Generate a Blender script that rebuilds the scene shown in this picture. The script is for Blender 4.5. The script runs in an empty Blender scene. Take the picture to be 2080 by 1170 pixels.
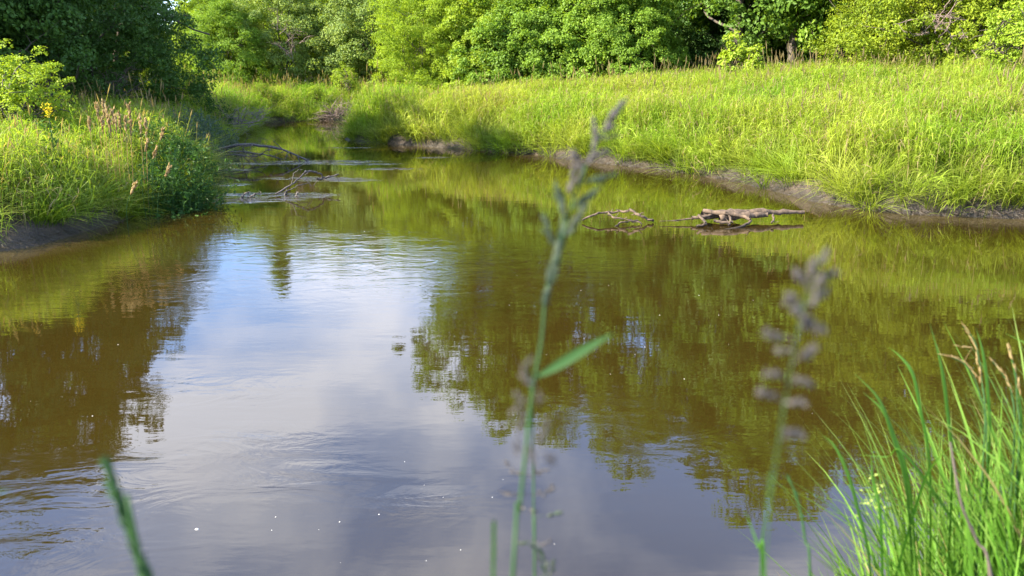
import bpy, math, random
import numpy as np
from mathutils import Vector, Matrix, Euler

R = math.radians
rng = np.random.default_rng(7)
random.seed(7)
scene = bpy.context.scene
COL = scene.collection

# ------------------------------------------------------------------ camera, sky, sun, exposure
PITCH = 15.15
FPX = 1632.0                      # focal length in pixels of the 2080 px wide photograph
CAM_H = 2.5
cam_d = bpy.data.cameras.new('camera')
cam = bpy.data.objects.new('camera', cam_d)
COL.objects.link(cam)
cam.location = (0, 0, CAM_H)
cam.rotation_euler = (R(90 - PITCH), 0, 0)
cam_d.sensor_width = 36
cam_d.lens = FPX / 2080 * 36
cam_d.clip_start = 0.05
cam_d.clip_end = 3000
cam_d.dof.use_dof = True
cam_d.dof.focus_distance = 20
cam_d.dof.aperture_fstop = 4.6
scene.camera = cam

SUN_AZ, SUN_EL = 108.0, 34.0      # degrees left of the view direction, degrees above the horizon
world = bpy.data.worlds.new('World')
scene.world = world
world.use_nodes = True
nt = world.node_tree
nt.nodes.clear()
def wn(t, **k):
    n = nt.nodes.new(t)
    for a, b in k.items(): setattr(n, a, b)
    return n
w_out = wn('ShaderNodeOutputWorld'); w_bg = wn('ShaderNodeBackground')
w_bg.inputs['Strength'].default_value = 0.118
sky = wn('ShaderNodeTexSky', sky_type='NISHITA', sun_disc=False)
sky.sun_elevation = R(SUN_EL); sky.sun_rotation = R(-SUN_AZ)
sky.air_density = 1.0; sky.dust_density = 0.35; sky.ozone_density = 2.2
tc = wn('ShaderNodeTexCoord'); sp = wn('ShaderNodeSeparateXYZ')
nt.links.new(tc.outputs['Generated'], sp.inputs[0])
zz = wn('ShaderNodeMath', operation='ADD'); zz.inputs[1].default_value = 0.22
nt.links.new(sp.outputs[2], zz.inputs[0])
dx = wn('ShaderNodeMath', operation='DIVIDE'); dy = wn('ShaderNodeMath', operation='DIVIDE')
nt.links.new(sp.outputs[0], dx.inputs[0]); nt.links.new(zz.outputs[0], dx.inputs[1])
nt.links.new(sp.outputs[1], dy.inputs[0]); nt.links.new(zz.outputs[0], dy.inputs[1])
cb = wn('ShaderNodeCombineXYZ')
nt.links.new(dx.outputs[0], cb.inputs[0]); nt.links.new(dy.outputs[0], cb.inputs[1])
cb.inputs[2].default_value = 14.6
cn = wn('ShaderNodeTexNoise'); cn.inputs['Scale'].default_value = 2.3
cn.inputs['Detail'].default_value = 7; cn.inputs['Roughness'].default_value = 0.52
cn.inputs['Distortion'].default_value = 0.25
nt.links.new(cb.outputs[0], cn.inputs['Vector'])
cr = wn('ShaderNodeValToRGB')
cr.color_ramp.elements[0].position = 0.45; cr.color_ramp.elements[1].position = 0.66
cr.color_ramp.elements[0].color = (.04, .04, .04, 1); cr.color_ramp.elements[1].color = (.95, .95, .95, 1)
nt.links.new(cn.outputs[0], cr.inputs[0])
mx = wn('ShaderNodeMix', data_type='RGBA')
mx.inputs[7].default_value = (4.9, 5.15, 6.0, 1)
nt.links.new(cr.outputs[0], mx.inputs[0]); tn = wn('ShaderNodeMix', data_type='RGBA', blend_type='MULTIPLY'); tn.inputs[0].default_value = 1.0; tn.inputs[7].default_value = (.80, .94, 1.16, 1)   # a deeper, cleaner blue
nt.links.new(sky.outputs[0], tn.inputs[6]); nt.links.new(tn.outputs[2], mx.inputs[6])
nt.links.new(mx.outputs[2], w_bg.inputs[0]); nt.links.new(w_bg.outputs[0], w_out.inputs[0])

to_sun = Vector((-math.sin(R(SUN_AZ)) * math.cos(R(SUN_EL)), math.cos(R(SUN_AZ)) * math.cos(R(SUN_EL)), math.sin(R(SUN_EL))))
sun_d = bpy.data.lights.new('sun', 'SUN')
sun_d.energy = 5.0; sun_d.angle = R(0.5); sun_d.color = (1.0, 0.885, 0.69)
sun = bpy.data.objects.new('sun', sun_d); COL.objects.link(sun)
sun.rotation_euler = to_sun.to_track_quat('Z', 'Y').to_euler()

scene.view_settings.view_transform = 'Standard'
scene.view_settings.look = 'None'
scene.view_settings.exposure = 2.2
scene.view_settings.gamma = 1
scene.render.engine = 'CYCLES'
cy = scene.cycles
cy.max_bounces = 7; cy.diffuse_bounces = 3; cy.glossy_bounces = 3; cy.transmission_bounces = 4; cy.transparent_max_bounces = 4
cy.use_denoising = True
cy.sample_clamp_indirect = 4.0

# ------------------------------------------------------------------ helpers
def ray(px, py):
    a = (px - 1040) / FPX; b = (585 - py) / FPX
    p = R(PITCH)
    return np.array([a, math.cos(p) + b * math.sin(p), -math.sin(p) + b * math.cos(p)])
def at(px, py, z=0.0):
    d = ray(px, py); t = (z - CAM_H) / d[2]
    return np.array([0, 0, CAM_H]) + d * t
def at_y(px, py, y):
    d = ray(px, py)
    return np.array([0, 0, CAM_H]) + d * (y / d[1])
def at_d(px, py, dep):              # depth along the view axis
    return np.array([0, 0, CAM_H]) + ray(px, py) * dep

def tag(o, label=None, cat=None, group=None, kind=None):
    if label: o['label'] = label
    if cat: o['category'] = cat
    if group: o['group'] = group
    if kind: o['kind'] = kind
    return o
def empty(name, loc=(0, 0, 0), rz=0.0):
    o = bpy.data.objects.new(name, None); COL.objects.link(o)
    o.location = loc; o.rotation_euler = (0, 0, rz); o.empty_display_size = 0.2
    return o
def mesh_np(name, V, F, attrs=None, smooth=False):
    """V (n,3); F (m,4) quads; attrs {name: (n,)} float point attributes."""
    V = np.asarray(V, np.float32); F = np.asarray(F, np.int32)
    me = bpy.data.meshes.new(name)
    me.vertices.add(len(V)); me.vertices.foreach_set('co', V.ravel())
    k = F.shape[1]
    me.loops.add(F.size); me.loops.foreach_set('vertex_index', F.ravel())
    me.polygons.add(len(F))
    me.polygons.foreach_set('loop_start', np.arange(0, F.size, k, dtype=np.int32))
    me.polygons.foreach_set('loop_total', np.full(len(F), k, np.int32))
    me.polygons.foreach_set('use_smooth', np.full(len(F), smooth, bool))
    for n, a in (attrs or {}).items():
        at_ = me.attributes.new(n, 'FLOAT', 'POINT'); at_.data.foreach_set('value', np.asarray(a, np.float32))
    me.update(calc_edges=True)
    return me
def link(name, me, mat, parent=None):
    o = bpy.data.objects.new(name, me); COL.objects.link(o)
    if mat is not None:
        if len(me.materials) == 0: me.materials.append(None)
        o.material_slots[0].link = 'OBJECT'; o.material_slots[0].material = mat
    if parent is not None: o.parent = parent
    return o

class MB:
    """collects tubes, spindles and blades into one mesh"""
    def __init__(s): s.V = []; s.F = []; s.n = 0; s.A = []; s.H = []
    def add(s, V, F, tint=0.5, h=0.5):
        V = np.asarray(V, float); s.V.append(V); s.F.append(np.asarray(F) + s.n); s.n += len(V)
        s.A.append(np.broadcast_to(np.asarray(tint, float), (len(V),)).copy())
        s.H.append(np.broadcast_to(np.asarray(h, float), (len(V),)).copy())
    def tube(s, P, rad, sides=6, tint=0.5):
        P = np.asarray(P, float); n = len(P)
        rad = np.broadcast_to(np.asarray(rad, float), (n,))
        T = np.gradient(P, axis=0); T /= np.linalg.norm(T, axis=1)[:, None] + 1e-9
        up = np.array([0, 0, 1.0]) if abs(T[:, 2]).mean() < 0.8 else np.array([1.0, 0, 0])
        U = np.cross(T, up); U /= np.linalg.norm(U, axis=1)[:, None] + 1e-9
        W = np.cross(T, U)
        ang = np.linspace(0, 2 * np.pi, sides, endpoint=False)
        V = (P[:, None] + rad[:, None, None] * (np.cos(ang)[None, :, None] * U[:, None] + np.sin(ang)[None, :, None] * W[:, None])).reshape(-1, 3)
        i = np.arange(n - 1)[:, None] * sides; j = np.arange(sides)[None]; j2 = (j + 1) % sides
        F = np.stack([i + j, i + j2, i + sides + j2, i + sides + j], -1).reshape(-1, 4)
        s.add(V, F, tint, np.repeat(np.linspace(0, 1, n), sides))
    def spindle(s, c, d, L, r, sides=6, tint=0.5, base=0.25, flat=1.0):
        d = np.asarray(d, float); d = d / np.linalg.norm(d)
        t = np.array([0, .08, .3, .6, .85, 1.0]); rr = r * np.array([.12, .55, 1, .85, .42, .03])
        P = np.asarray(c)[None] + (t[:, None] - base) * L * d[None]
        s.tube(P, rr, sides, tint)
    def blade(s, P, wid, side, tint=0.5, fold=0.0):
        P = np.asarray(P, float); n = len(P); wid = np.broadcast_to(np.asarray(wid, float), (n,))
        side = np.asarray(side, float); side = side / (np.linalg.norm(side) + 1e-9)
        T = np.gradient(P, axis=0); T /= np.linalg.norm(T, axis=1)[:, None] + 1e-9
        N = np.cross(T, side); 
        L_ = P - side * wid[:, None] / 2 + N * wid[:, None] * fold; R_ = P + side * wid[:, None] / 2 + N * wid[:, None] * fold
        V = np.concatenate([L_, P, R_]); i = np.arange(n - 1)
        F = np.concatenate([np.stack([i, i + n, i + n + 1, i + 1], -1), np.stack([i + n, i + 2 * n, i + 2 * n + 1, i + n + 1], -1)])
        s.add(V, F, tint, np.tile(np.linspace(0, 1, n), 3))
    def mesh(s, name, smooth=True):
        return mesh_np(name, np.concatenate(s.V), np.concatenate(s.F), {'tint': np.concatenate(s.A), 'hgt': np.concatenate(s.H)}, smooth)
    def build(s, name, mat, parent=None, smooth=True): return link(name, s.mesh(name, smooth), mat, parent)

def curve_pts(ctrl, n=16):
    """Catmull-Rom through control points"""
    C = np.asarray(ctrl, float); C = np.vstack([2 * C[0] - C[1], C, 2 * C[-1] - C[-2]])
    out = []; m = len(C) - 3
    for u in np.linspace(0, m - 1e-6, n):
        k = int(u); t = u - k; a, b, c, d = C[k:k + 4]
        out.append(.5 * (2 * b + (c - a) * t + (2 * a - 5 * b + 4 * c - d) * t * t + (3 * b - a - 3 * c + d) * t ** 3))
    return np.array(out)

# ------------------------------------------------------------------ materials
class NT:
    def __init__(s, name):
        s.m = bpy.data.materials.new(name); s.m.use_nodes = True; s.t = s.m.node_tree; s.t.nodes.clear()
        s.out = s.n('ShaderNodeOutputMaterial')
    def n(s, t, **k):
        nd = s.t.nodes.new(t)
        for a, b in k.items(): setattr(nd, a, b)
        return nd
    def l(s, a, b): s.t.links.new(a, b)
    def attr(s, name): return s.n('ShaderNodeAttribute', attribute_name=name).outputs['Fac']
    def ramp(s, fac, stops):
        r = s.n('ShaderNodeValToRGB'); e = r.color_ramp.elements
        while len(e) < len(stops): e.new(0.5)
        for q, (p, c) in zip(e, stops): q.position = p; q.color = (*c, 1) if len(c) == 3 else c
        s.l(fac, r.inputs[0]); return r.outputs[0]
    def math(s, op, a, b):
        m = s.n('ShaderNodeMath', operation=op)
        for i, v in enumerate((a, b)):
            if isinstance(v, (int, float)): m.inputs[i].default_value = v
            else: s.l(v, m.inputs[i])
        return m.outputs[0]
    def mix(s, fac, a, b, mode='MIX'):
        m = s.n('ShaderNodeMix', data_type='RGBA', blend_type=mode)
        for i, v in ((0, fac), (6, a), (7, b)):
            if isinstance(v, (int, float)): m.inputs[i].default_value = v
            elif isinstance(v, tuple): m.inputs[i].default_value = (*v, 1)
            else: s.l(v, m.inputs[i])
        return m.outputs[2]
    def noise(s, scale, detail=4, vec=None, rough=0.55):
        n = s.n('ShaderNodeTexNoise'); n.inputs['Scale'].default_value = scale; n.inputs['Detail'].default_value = detail
        n.inputs['Roughness'].default_value = rough
        if vec is not None: s.l(vec, n.inputs['Vector'])
        return n.outputs[0]

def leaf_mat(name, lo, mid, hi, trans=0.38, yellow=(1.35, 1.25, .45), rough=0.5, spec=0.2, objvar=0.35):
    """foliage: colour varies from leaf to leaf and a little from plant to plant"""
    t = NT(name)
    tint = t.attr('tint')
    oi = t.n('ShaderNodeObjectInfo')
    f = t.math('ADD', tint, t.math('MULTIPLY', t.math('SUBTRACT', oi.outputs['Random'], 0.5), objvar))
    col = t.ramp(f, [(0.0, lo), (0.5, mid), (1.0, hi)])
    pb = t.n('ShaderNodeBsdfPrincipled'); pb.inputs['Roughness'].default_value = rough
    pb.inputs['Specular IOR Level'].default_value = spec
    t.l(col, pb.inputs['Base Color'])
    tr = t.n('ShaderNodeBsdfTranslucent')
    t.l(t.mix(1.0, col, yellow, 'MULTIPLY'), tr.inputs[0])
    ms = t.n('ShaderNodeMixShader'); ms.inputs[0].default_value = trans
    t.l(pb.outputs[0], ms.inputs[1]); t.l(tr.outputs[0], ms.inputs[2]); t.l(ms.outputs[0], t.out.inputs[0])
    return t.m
def grass_mat(name, root, mid, tip, straw=(0.30, 0.24, 0.12), trans=0.5, objvar=0.5):
    t = NT(name)
    h = t.attr('hgt'); tint = t.attr('tint'); seed = t.attr('seed'); dry = t.attr('dry')
    oi = t.n('ShaderNodeObjectInfo')
    geo = t.n('ShaderNodeNewGeometry')
    big = t.noise(0.35, 3, geo.outputs['Position'])
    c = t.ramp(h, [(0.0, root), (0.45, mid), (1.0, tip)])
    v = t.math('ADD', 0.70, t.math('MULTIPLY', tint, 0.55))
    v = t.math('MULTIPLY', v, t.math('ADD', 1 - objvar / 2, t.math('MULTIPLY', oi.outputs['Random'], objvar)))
    vc = t.n('ShaderNodeCombineColor'); 
    for i in range(3): t.l(v, vc.inputs[i])
    c = t.mix(1.0, c, vc.outputs[0], 'MULTIPLY')
    patch = t.ramp(big, [(0.32, (0.74, 0.95, 0.75)), (0.5, (1.0, 1.0, 1.0)), (0.68, (1.24, 1.08, 1.35))])
    c = t.mix(1.0, c, patch, 'MULTIPLY')
    c = t.mix(dry, c, straw)
    c = t.mix(seed, c, (0.27, 0.22, 0.12))
    pb = t.n('ShaderNodeBsdfPrincipled'); pb.inputs['Roughness'].default_value = 0.5
    pb.inputs['Specular IOR Level'].default_value = 0.15
    t.l(c, pb.inputs['Base Color'])
    tr = t.n('ShaderNodeBsdfTranslucent'); t.l(t.mix(1.0, c, (1.3, 1.25, 0.5), 'MULTIPLY'), tr.inputs[0])
    ms = t.n('ShaderNodeMixShader'); ms.inputs[0].default_value = trans
    t.l(pb.outputs[0], ms.inputs[1]); t.l(tr.outputs[0], ms.inputs[2]); t.l(ms.outputs[0], t.out.inputs[0])
    return t.m
def wood_mat(name, a, b, scale=18.0, rough=0.85, wetline=False):
    t = NT(name)
    tcn = t.n('ShaderNodeTexCoord'); mp = t.n('ShaderNodeMapping'); mp.inputs['Scale'].default_value = (1, 1, 0.35)
    t.l(tcn.outputs['Object'], mp.inputs[0])
    nz = t.noise(scale, 5, mp.outputs[0], 0.65)
    c = t.ramp(nz, [(0.32, a), (0.68, b)])
    pb = t.n('ShaderNodeBsdfPrincipled'); pb.inputs['Roughness'].default_value = rough
    if wetline:                                                  # soaked dark where it lies in the river
        gp = t.n('ShaderNodeNewGeometry'); sz = t.n('ShaderNodeSeparateXYZ'); t.l(gp.outputs['Position'], sz.inputs[0])
        hz = t.math('ADD', sz.outputs[2], t.math('MULTIPLY', nz, 0.06))
        c = t.mix(t.ramp(hz, [(0.055, (1, 1, 1)), (0.10, (0, 0, 0))]), c, t.mix(1.0, c, (.22, .2, .18), 'MULTIPLY'))
    t.l(c, pb.inputs['Base Color'])
    bp = t.n('ShaderNodeBump'); bp.inputs['Strength'].default_value = 0.6; bp.inputs['Distance'].default_value = 0.02
    t.l(nz, bp.inputs['Height']); t.l(bp.outputs[0], pb.inputs['Normal']); t.l(pb.outputs[0], t.out.inputs[0])
    return t.m

M = {}
M['bark'] = wood_mat('bark', (0.03, 0.025, 0.02), (0.10, 0.08, 0.062), 9)
M['deadwood'] = wood_mat('dead_wood', (0.09, 0.078, 0.07), (0.23, 0.20, 0.175), 22)
M['driftwood'] = wood_mat('driftwood', (0.022, 0.015, 0.010), (0.15, 0.104, 0.068), 14, wetline=True)
M['wetwood'] = wood_mat('wet_wood', (0.025, 0.02, 0.018), (0.09, 0.075, 0.065), 20, 0.6)
M['brush'] = wood_mat('brush', (0.09, 0.066, 0.055), (0.22, 0.16, 0.135), 22)
M['leaf_ash'] = leaf_mat('leaf_ash', (0.085, 0.16, 0.018), (0.14, 0.245, 0.026), (0.21, 0.33, 0.035), trans=0.42)
M['leaf_mid'] = leaf_mat('leaf_mid', (.05, .10, .015), (.085, .165, .022), (.13, .23, .03), trans=.38)
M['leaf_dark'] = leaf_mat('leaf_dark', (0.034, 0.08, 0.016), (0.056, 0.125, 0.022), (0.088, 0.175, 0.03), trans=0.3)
M['leaf_willow'] = leaf_mat('leaf_willow', (0.156, 0.247, 0.018), (0.260, 0.377, 0.027), (0.364, 0.468, 0.034), trans=0.42)
M['leaf_elder'] = leaf_mat('leaf_box_elder', (0.12, 0.18, 0.013), (0.205, 0.28, 0.02), (0.30, 0.37, 0.028), trans=0.42)
M['leaf_grey'] = leaf_mat('leaf_grey_green', (0.112, 0.182, 0.047), (0.182, 0.266, 0.063), (0.266, 0.350, 0.079))
M['leaf_bright'] = leaf_mat('leaf_bright', (0.14, 0.22, 0.018), (0.225, 0.33, 0.028), (0.32, 0.42, 0.04), trans=0.42)
M['weed'] = leaf_mat('weed_leaf', (0.024, 0.07, 0.014), (0.042, 0.105, 0.018), (0.075, 0.155, 0.026))
M['bluegrey'] = leaf_mat('grey_willow_leaf', (0.06, 0.095, 0.07), (0.10, 0.15, 0.10), (0.16, 0.20, 0.14), yellow=(1.1, 1.1, .8))
M['yellow'] = leaf_mat('yellow_flower', (0.50, 0.40, 0.01), (0.65, 0.52, 0.015), (0.75, 0.62, 0.03), yellow=(1, 1, .5), objvar=0)
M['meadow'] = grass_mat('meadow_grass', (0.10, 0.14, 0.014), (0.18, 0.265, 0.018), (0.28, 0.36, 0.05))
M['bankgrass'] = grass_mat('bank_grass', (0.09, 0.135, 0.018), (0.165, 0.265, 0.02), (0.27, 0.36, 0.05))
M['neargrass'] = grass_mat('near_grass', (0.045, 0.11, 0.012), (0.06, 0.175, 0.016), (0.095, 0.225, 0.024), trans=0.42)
M['spike'] = leaf_mat('seed_head_green', (0.028, 0.05, 0.03), (0.048, 0.075, 0.045), (0.08, 0.09, 0.065), trans=0.25, yellow=(1, 1, .8))
M['purple'] = leaf_mat('seed_head_purple', (0.05, 0.046, 0.044), (0.085, 0.077, 0.076), (0.135, 0.125, 0.118), trans=0.25, yellow=(1, .95, .9))
M['plume'] = leaf_mat('dry_plume', (0.32, 0.23, 0.10), (0.46, 0.35, 0.16), (0.56, 0.45, 0.23), trans=0.55, yellow=(1, .95, .8))
M['stem'] = leaf_mat('grass_stem', (0.02, 0.056, 0.016), (0.032, 0.082, 0.024), (0.05, 0.11, 0.032), trans=0.2)  # green lowered to put shade on the close foreground stalks into the colour
M['fluff'] = leaf_mat('white_fluff', (0.7, 0.7, 0.68), (0.8, 0.8, 0.78), (0.85, 0.85, 0.83), trans=0.3, yellow=(1, 1, 1), objvar=0)

def ground_mat():
    t = NT('ground')
    geo = t.n('ShaderNodeNewGeometry')
    mud = t.attr('mud')
    n1 = t.noise(3.0, 6, geo.outputs['Position'], 0.65); n2 = t.noise(8.0, 5, geo.outputs['Position'], 0.6)
    mudc = t.ramp(n1, [(0.3, (0.020, 0.016, 0.012)), (0.5, (0.044, 0.034, 0.026)), (0.72, (0.090, 0.066, 0.046))])
    soil = t.ramp(n2, [(0.3, (0.03, 0.035, 0.015)), (0.7, (0.07, 0.075, 0.03))])
    c = t.mix(mud, soil, mudc)
    wet = t.attr('wet')
    c = t.mix(wet, c, t.mix(1.0, c, (0.5, 0.45, 0.4), 'MULTIPLY'))
    pb = t.n('ShaderNodeBsdfPrincipled'); t.l(c, pb.inputs['Base Color'])
    t.l(t.math('SUBTRACT', 0.9, t.math('MULTIPLY', wet, 0.4)), pb.inputs['Roughness'])
    bp = t.n('ShaderNodeBump'); bp.inputs['Strength'].default_value = 1.0; bp.inputs['Distance'].default_value = 0.11
    t.l(t.math('ADD', n1, t.math('MULTIPLY', n2, 0.4)), bp.inputs['Height']); t.l(bp.outputs[0], pb.inputs['Normal'])
    t.l(pb.outputs[0], t.out.inputs[0])
    return t.m
def water_mat():
    t = NT('river_water')
    geo = t.n('ShaderNodeNewGeometry')
    riff = t.attr('riffle'); shal = t.attr('shallow'); calm = t.attr('rough_patch')
    def mapped(sx, sy, rz=0.0):
        m = t.n('ShaderNodeMapping'); m.inputs['Scale'].default_value = (sx, sy, 1); m.inputs['Rotation'].default_value = (0, 0, rz)
        t.l(geo.outputs['Position'], m.inputs[0]); return m.outputs[0]
    fine = t.noise(1.0, 3, mapped(2.2, 7.5, 0.05))
    mid = t.noise(1.0, 2, mapped(0.7, 2.2, -0.12))
    swirl = t.n('ShaderNodeTexNoise'); swirl.inputs['Scale'].default_value = 1; swirl.inputs['Detail'].default_value = 4; swirl.inputs['Distortion'].default_value = 1.6
    t.l(mapped(1.6, 3.4, 0.3), swirl.inputs['Vector'])
    rip = t.noise(1.0, 3, mapped(5.0, 16.0))
    hgt = t.math('ADD', t.math('MULTIPLY', fine, 0.0007), t.math('MULTIPLY', mid, 0.0012))
    hgt = t.math('ADD', hgt, t.math('MULTIPLY', t.math('MULTIPLY', swirl.outputs[0], calm), 0.016))
    hgt = t.math('ADD', hgt, t.math('MULTIPLY', t.math('MULTIPLY', rip, t.math('MULTIPLY', riff, t.ramp(t.noise(1.0, 3, mapped(2.6, 8.0, 0.1)), [(0.46, (0, 0, 0)), (0.60, (1, 1, 1))]))), 0.075))
    bp = t.n('ShaderNodeBump'); bp.inputs['Strength'].default_value = 1.0; bp.inputs['Distance'].default_value = 1.0
    t.l(hgt, bp.inputs['Height'])
    silt = t.noise(0.5, 3, geo.outputs['Position'])
    base = t.ramp(silt, [(0.3, (0.020, 0.0135, 0.0022)), (0.7, (0.026, 0.0175, 0.003))])
    c = t.mix(shal, base, (0.055, 0.042, 0.016))
    pb = t.n('ShaderNodeBsdfPrincipled'); t.l(c, pb.inputs['Base Color'])
    pb.inputs['Roughness'].default_value = 0.015
    pb.inputs['IOR'].default_value = 1.85
    pb.inputs['Specular IOR Level'].default_value = 0.5
    t.l(bp.outputs[0], pb.inputs['Normal']); t.l(pb.outputs[0], t.out.inputs[0])
    return t.m

# ------------------------------------------------------------------ river outline (pixel columns and rows of its waterline, laid onto the water level)
def wl(*pts): return [tuple(at(x, y)[:2]) for x, y in pts]
right_bank = wl((698, 283), (725, 287), (760, 290), (850, 297), (930, 303), (1000, 308), (1090, 315), (1150, 325), (1250, 336), (1330, 345), (1400, 353),
                (1500, 372), (1580, 391), (1650, 410), (1740, 426), (1850, 437), (1950, 441), (2080, 446))
left_bank = wl((0, 512), (90, 497), (170, 472), (250, 450), (330, 412), (395, 398), (425, 362), (432, 330), (445, 303), (485, 277), (520, 258), (545, 249), (610, 246), (690, 244))
POLY = np.array(
    left_bank + [(-6.0, 42.5), (-3, 44), (0.5, 44), (1.0, 42), (-2.5, 38.5), (-5.4, 34.5), (-6.3, 32)]
    + right_bank + [(14, 12.8), (40, 9.5), (40, 6.5), (8, 4.6), (3.0, 3.05), (1.6, 2.65), (0, 2.4), (-4, 2.2), (-10, 0.5), (-40, -6), (-40, 4), (-16, 8.6)])
def sdist(P):
    """signed distance to the river outline, positive on land"""
    P = np.asarray(P, float); A = POLY; B = np.roll(POLY, -1, 0)
    best = np.full(len(P), 1e9); inside = np.zeros(len(P), bool)
    for a, b in zip(A, B):
        ab = b - a; t = np.clip(((P - a) @ ab) / (ab @ ab), 0, 1)
        d = np.linalg.norm(P - a - t[:, None] * ab, axis=1); best = np.minimum(best, d)
        c = ((a[1] > P[:, 1]) != (b[1] > P[:, 1])) & (P[:, 0] < (b[0] - a[0]) * (P[:, 1] - a[1]) / (b[1] - a[1] + 1e-12) + a[0])
        inside ^= c
    return np.where(inside, -best, best)
def vnoise(x, y, s, k=0):
    """cheap smooth noise in -1..1"""
    return (np.sin(x * s * 1.0 + 1.3 * k + 1.7 * np.sin(y * s * .7 + k)) + np.sin(y * s * 1.23 + 2.1 * k + 1.4 * np.sin(x * s * .83 - k)) + np.sin((x + y) * s * .61 + k)) / 3
def smooth(t): t = np.clip(t, 0, 1); return t * t * (3 - 2 * t)
def ground_z(P, sd=None):
    P = np.asarray(P, float); x, y = P[:, 0], P[:, 1]
    if sd is None: sd = sdist(P)
    near = smooth((7.0 - y) / 3.0) * (np.abs(x) < 60)
    right = smooth((x + 7) / 2.0) * (1 - near)
    bank = 0.50 * (1 - right) * (1 - near) + 0.62 * right + 0.95 * near
    wob = sd + 0.06 * vnoise(x, y, 3.1, 2) * smooth(sd / 0.3)
    z = bank * (0.45 * smooth(wob / 0.35) + 0.55 * smooth((wob - 0.25) / 0.9))
    z += right * 0.052 * np.clip(x + 3, 0, 34) * smooth(sd / 9)
    z += 0.012 * np.clip(sd, 0, 60) * (1 - near) + 0.06 * vnoise(x, y, 0.9, 1) * smooth(sd / 1.5)
    z += 0.035 * vnoise(x, y, 5.3, 4) * smooth(sd / .2) * smooth((1.6 - sd) / 1.0) + 0.02 * vnoise(x, y, 13.0, 5) * smooth(sd / .15)
    zw = -0.8 * (1 - np.exp(np.minimum(sd, 0) / 0.9))
    return np.where(sd > 0, z, zw)
def gz(x, y): return float(ground_z(np.array([[x, y]]))[0])

def grid_axis(lo, hi, step, far, growth=1.22):
    core = list(np.arange(lo, hi + 1e-6, step)); a = []; s = step; v = lo
    while v > -far: s *= growth; v -= s; a.append(v)
    b = []; s = step; v = core[-1]
    while v < far: s *= growth; v += s; b.append(v)
    return np.array(a[::-1] + core + b)
gx = grid_axis(-13, 15, 0.10, 900); gy = grid_axis(0, 48, 0.125, 900)
GX, GY = np.meshgrid(gx, gy); P2 = np.stack([GX.ravel(), GY.ravel()], -1)
sd = sdist(P2); Z = ground_z(P2, sd)
nxg, nyg = len(gx), len(gy)
i = np.arange(nyg - 1)[:, None] * nxg; j = np.arange(nxg - 1)[None]
GF = np.stack([i + j, i + j + 1, i + nxg + j + 1, i + nxg + j], -1).reshape(-1, 4)
mudw = np.where(P2[:, 0] > 2.2, 1.15, 0.75) + 0.35 * vnoise(P2[:, 0], P2[:, 1], 2.0, 3)
mudm = smooth((mudw - sd) / 0.5 + 0.5); wet = smooth((0.22 - Z) / 0.16)
ground = link('ground', mesh_np('ground', np.column_stack([P2, Z]), GF, {'mud': mudm, 'wet': wet}, True), ground_mat())
tag(ground, kind='structure')

# water: one level sheet with real, low riffles where branches break the current
wx = grid_axis(-13, 15, 0.16, 60, 1.4); wy = grid_axis(1, 47, 0.16, 60, 1.4)
WX, WY = np.meshgrid(wx, wy); W2 = np.stack([WX.ravel(), WY.ravel()], -1)
RIFF = [(490, 406, .75, .16), (560, 395, .8, .15), (455, 410, .5, .12), (608, 399, .45, .1), (665, 328, 1.1, .2), (575, 332, 1.0, .18), (740, 333, .7, .14), (640, 362, .7, .16), (690, 366, .6, .13),
        (450, 345, .5, .14), (455, 375, .35, .1), (800, 343, .5, .12), (720, 300, .6, .1), (880, 320, .4, .1)]
riff = np.zeros(len(W2))
for px, py, ax, ay in RIFF:
    c = at(px, py); riff = np.maximum(riff, np.exp(-(((W2[:, 0] - c[0]) / ax) ** 2 + ((W2[:, 1] - c[1]) / ay) ** 2)))
rp = np.zeros(len(W2))
for px, py, ax, ay, s in [(40, 1010, .75, .35, 1.0), (130, 960, .6, .25, .8), (520, 905, .5, .3, .55), (620, 970, .5, .25, .5), (450, 790, .6, .3, .4), (860, 1020, .3, .15, .6), (640, 500, 2.5, 1.3, .35),
                          (900, 540, 2.4, 1.5, .5), (1230, 830, .35, .3, .35), (60, 1120, .6, .3, .6), (330, 560, 1.6, 1.5, .4), (1420, 900, .6, .3, .3), (1000, 600, 1.0, 1.0, .3)]:
    c = at(px, py); rp = np.maximum(rp, s * np.exp(-(((W2[:, 0] - c[0]) / ax) ** 2 + ((W2[:, 1] - c[1]) / ay) ** 2)))
wsd = sdist(W2)
shal = smooth((wsd + 1.1) / 1.1) * 0.9
nxw, nyw = len(wx), len(wy)
i = np.arange(nyw - 1)[:, None] * nxw; j = np.arange(nxw - 1)[None]
WF = np.stack([i + j, i + j + 1, i + nxw + j + 1, i + nxw + j], -1).reshape(-1, 4)
water = link('river_water', mesh_np('river_water', np.column_stack([W2, np.zeros(len(W2))]), WF, {'riffle': riff, 'rough_patch': rp, 'shallow': shal}, True), water_mat())
tag(water, kind='structure')

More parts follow.
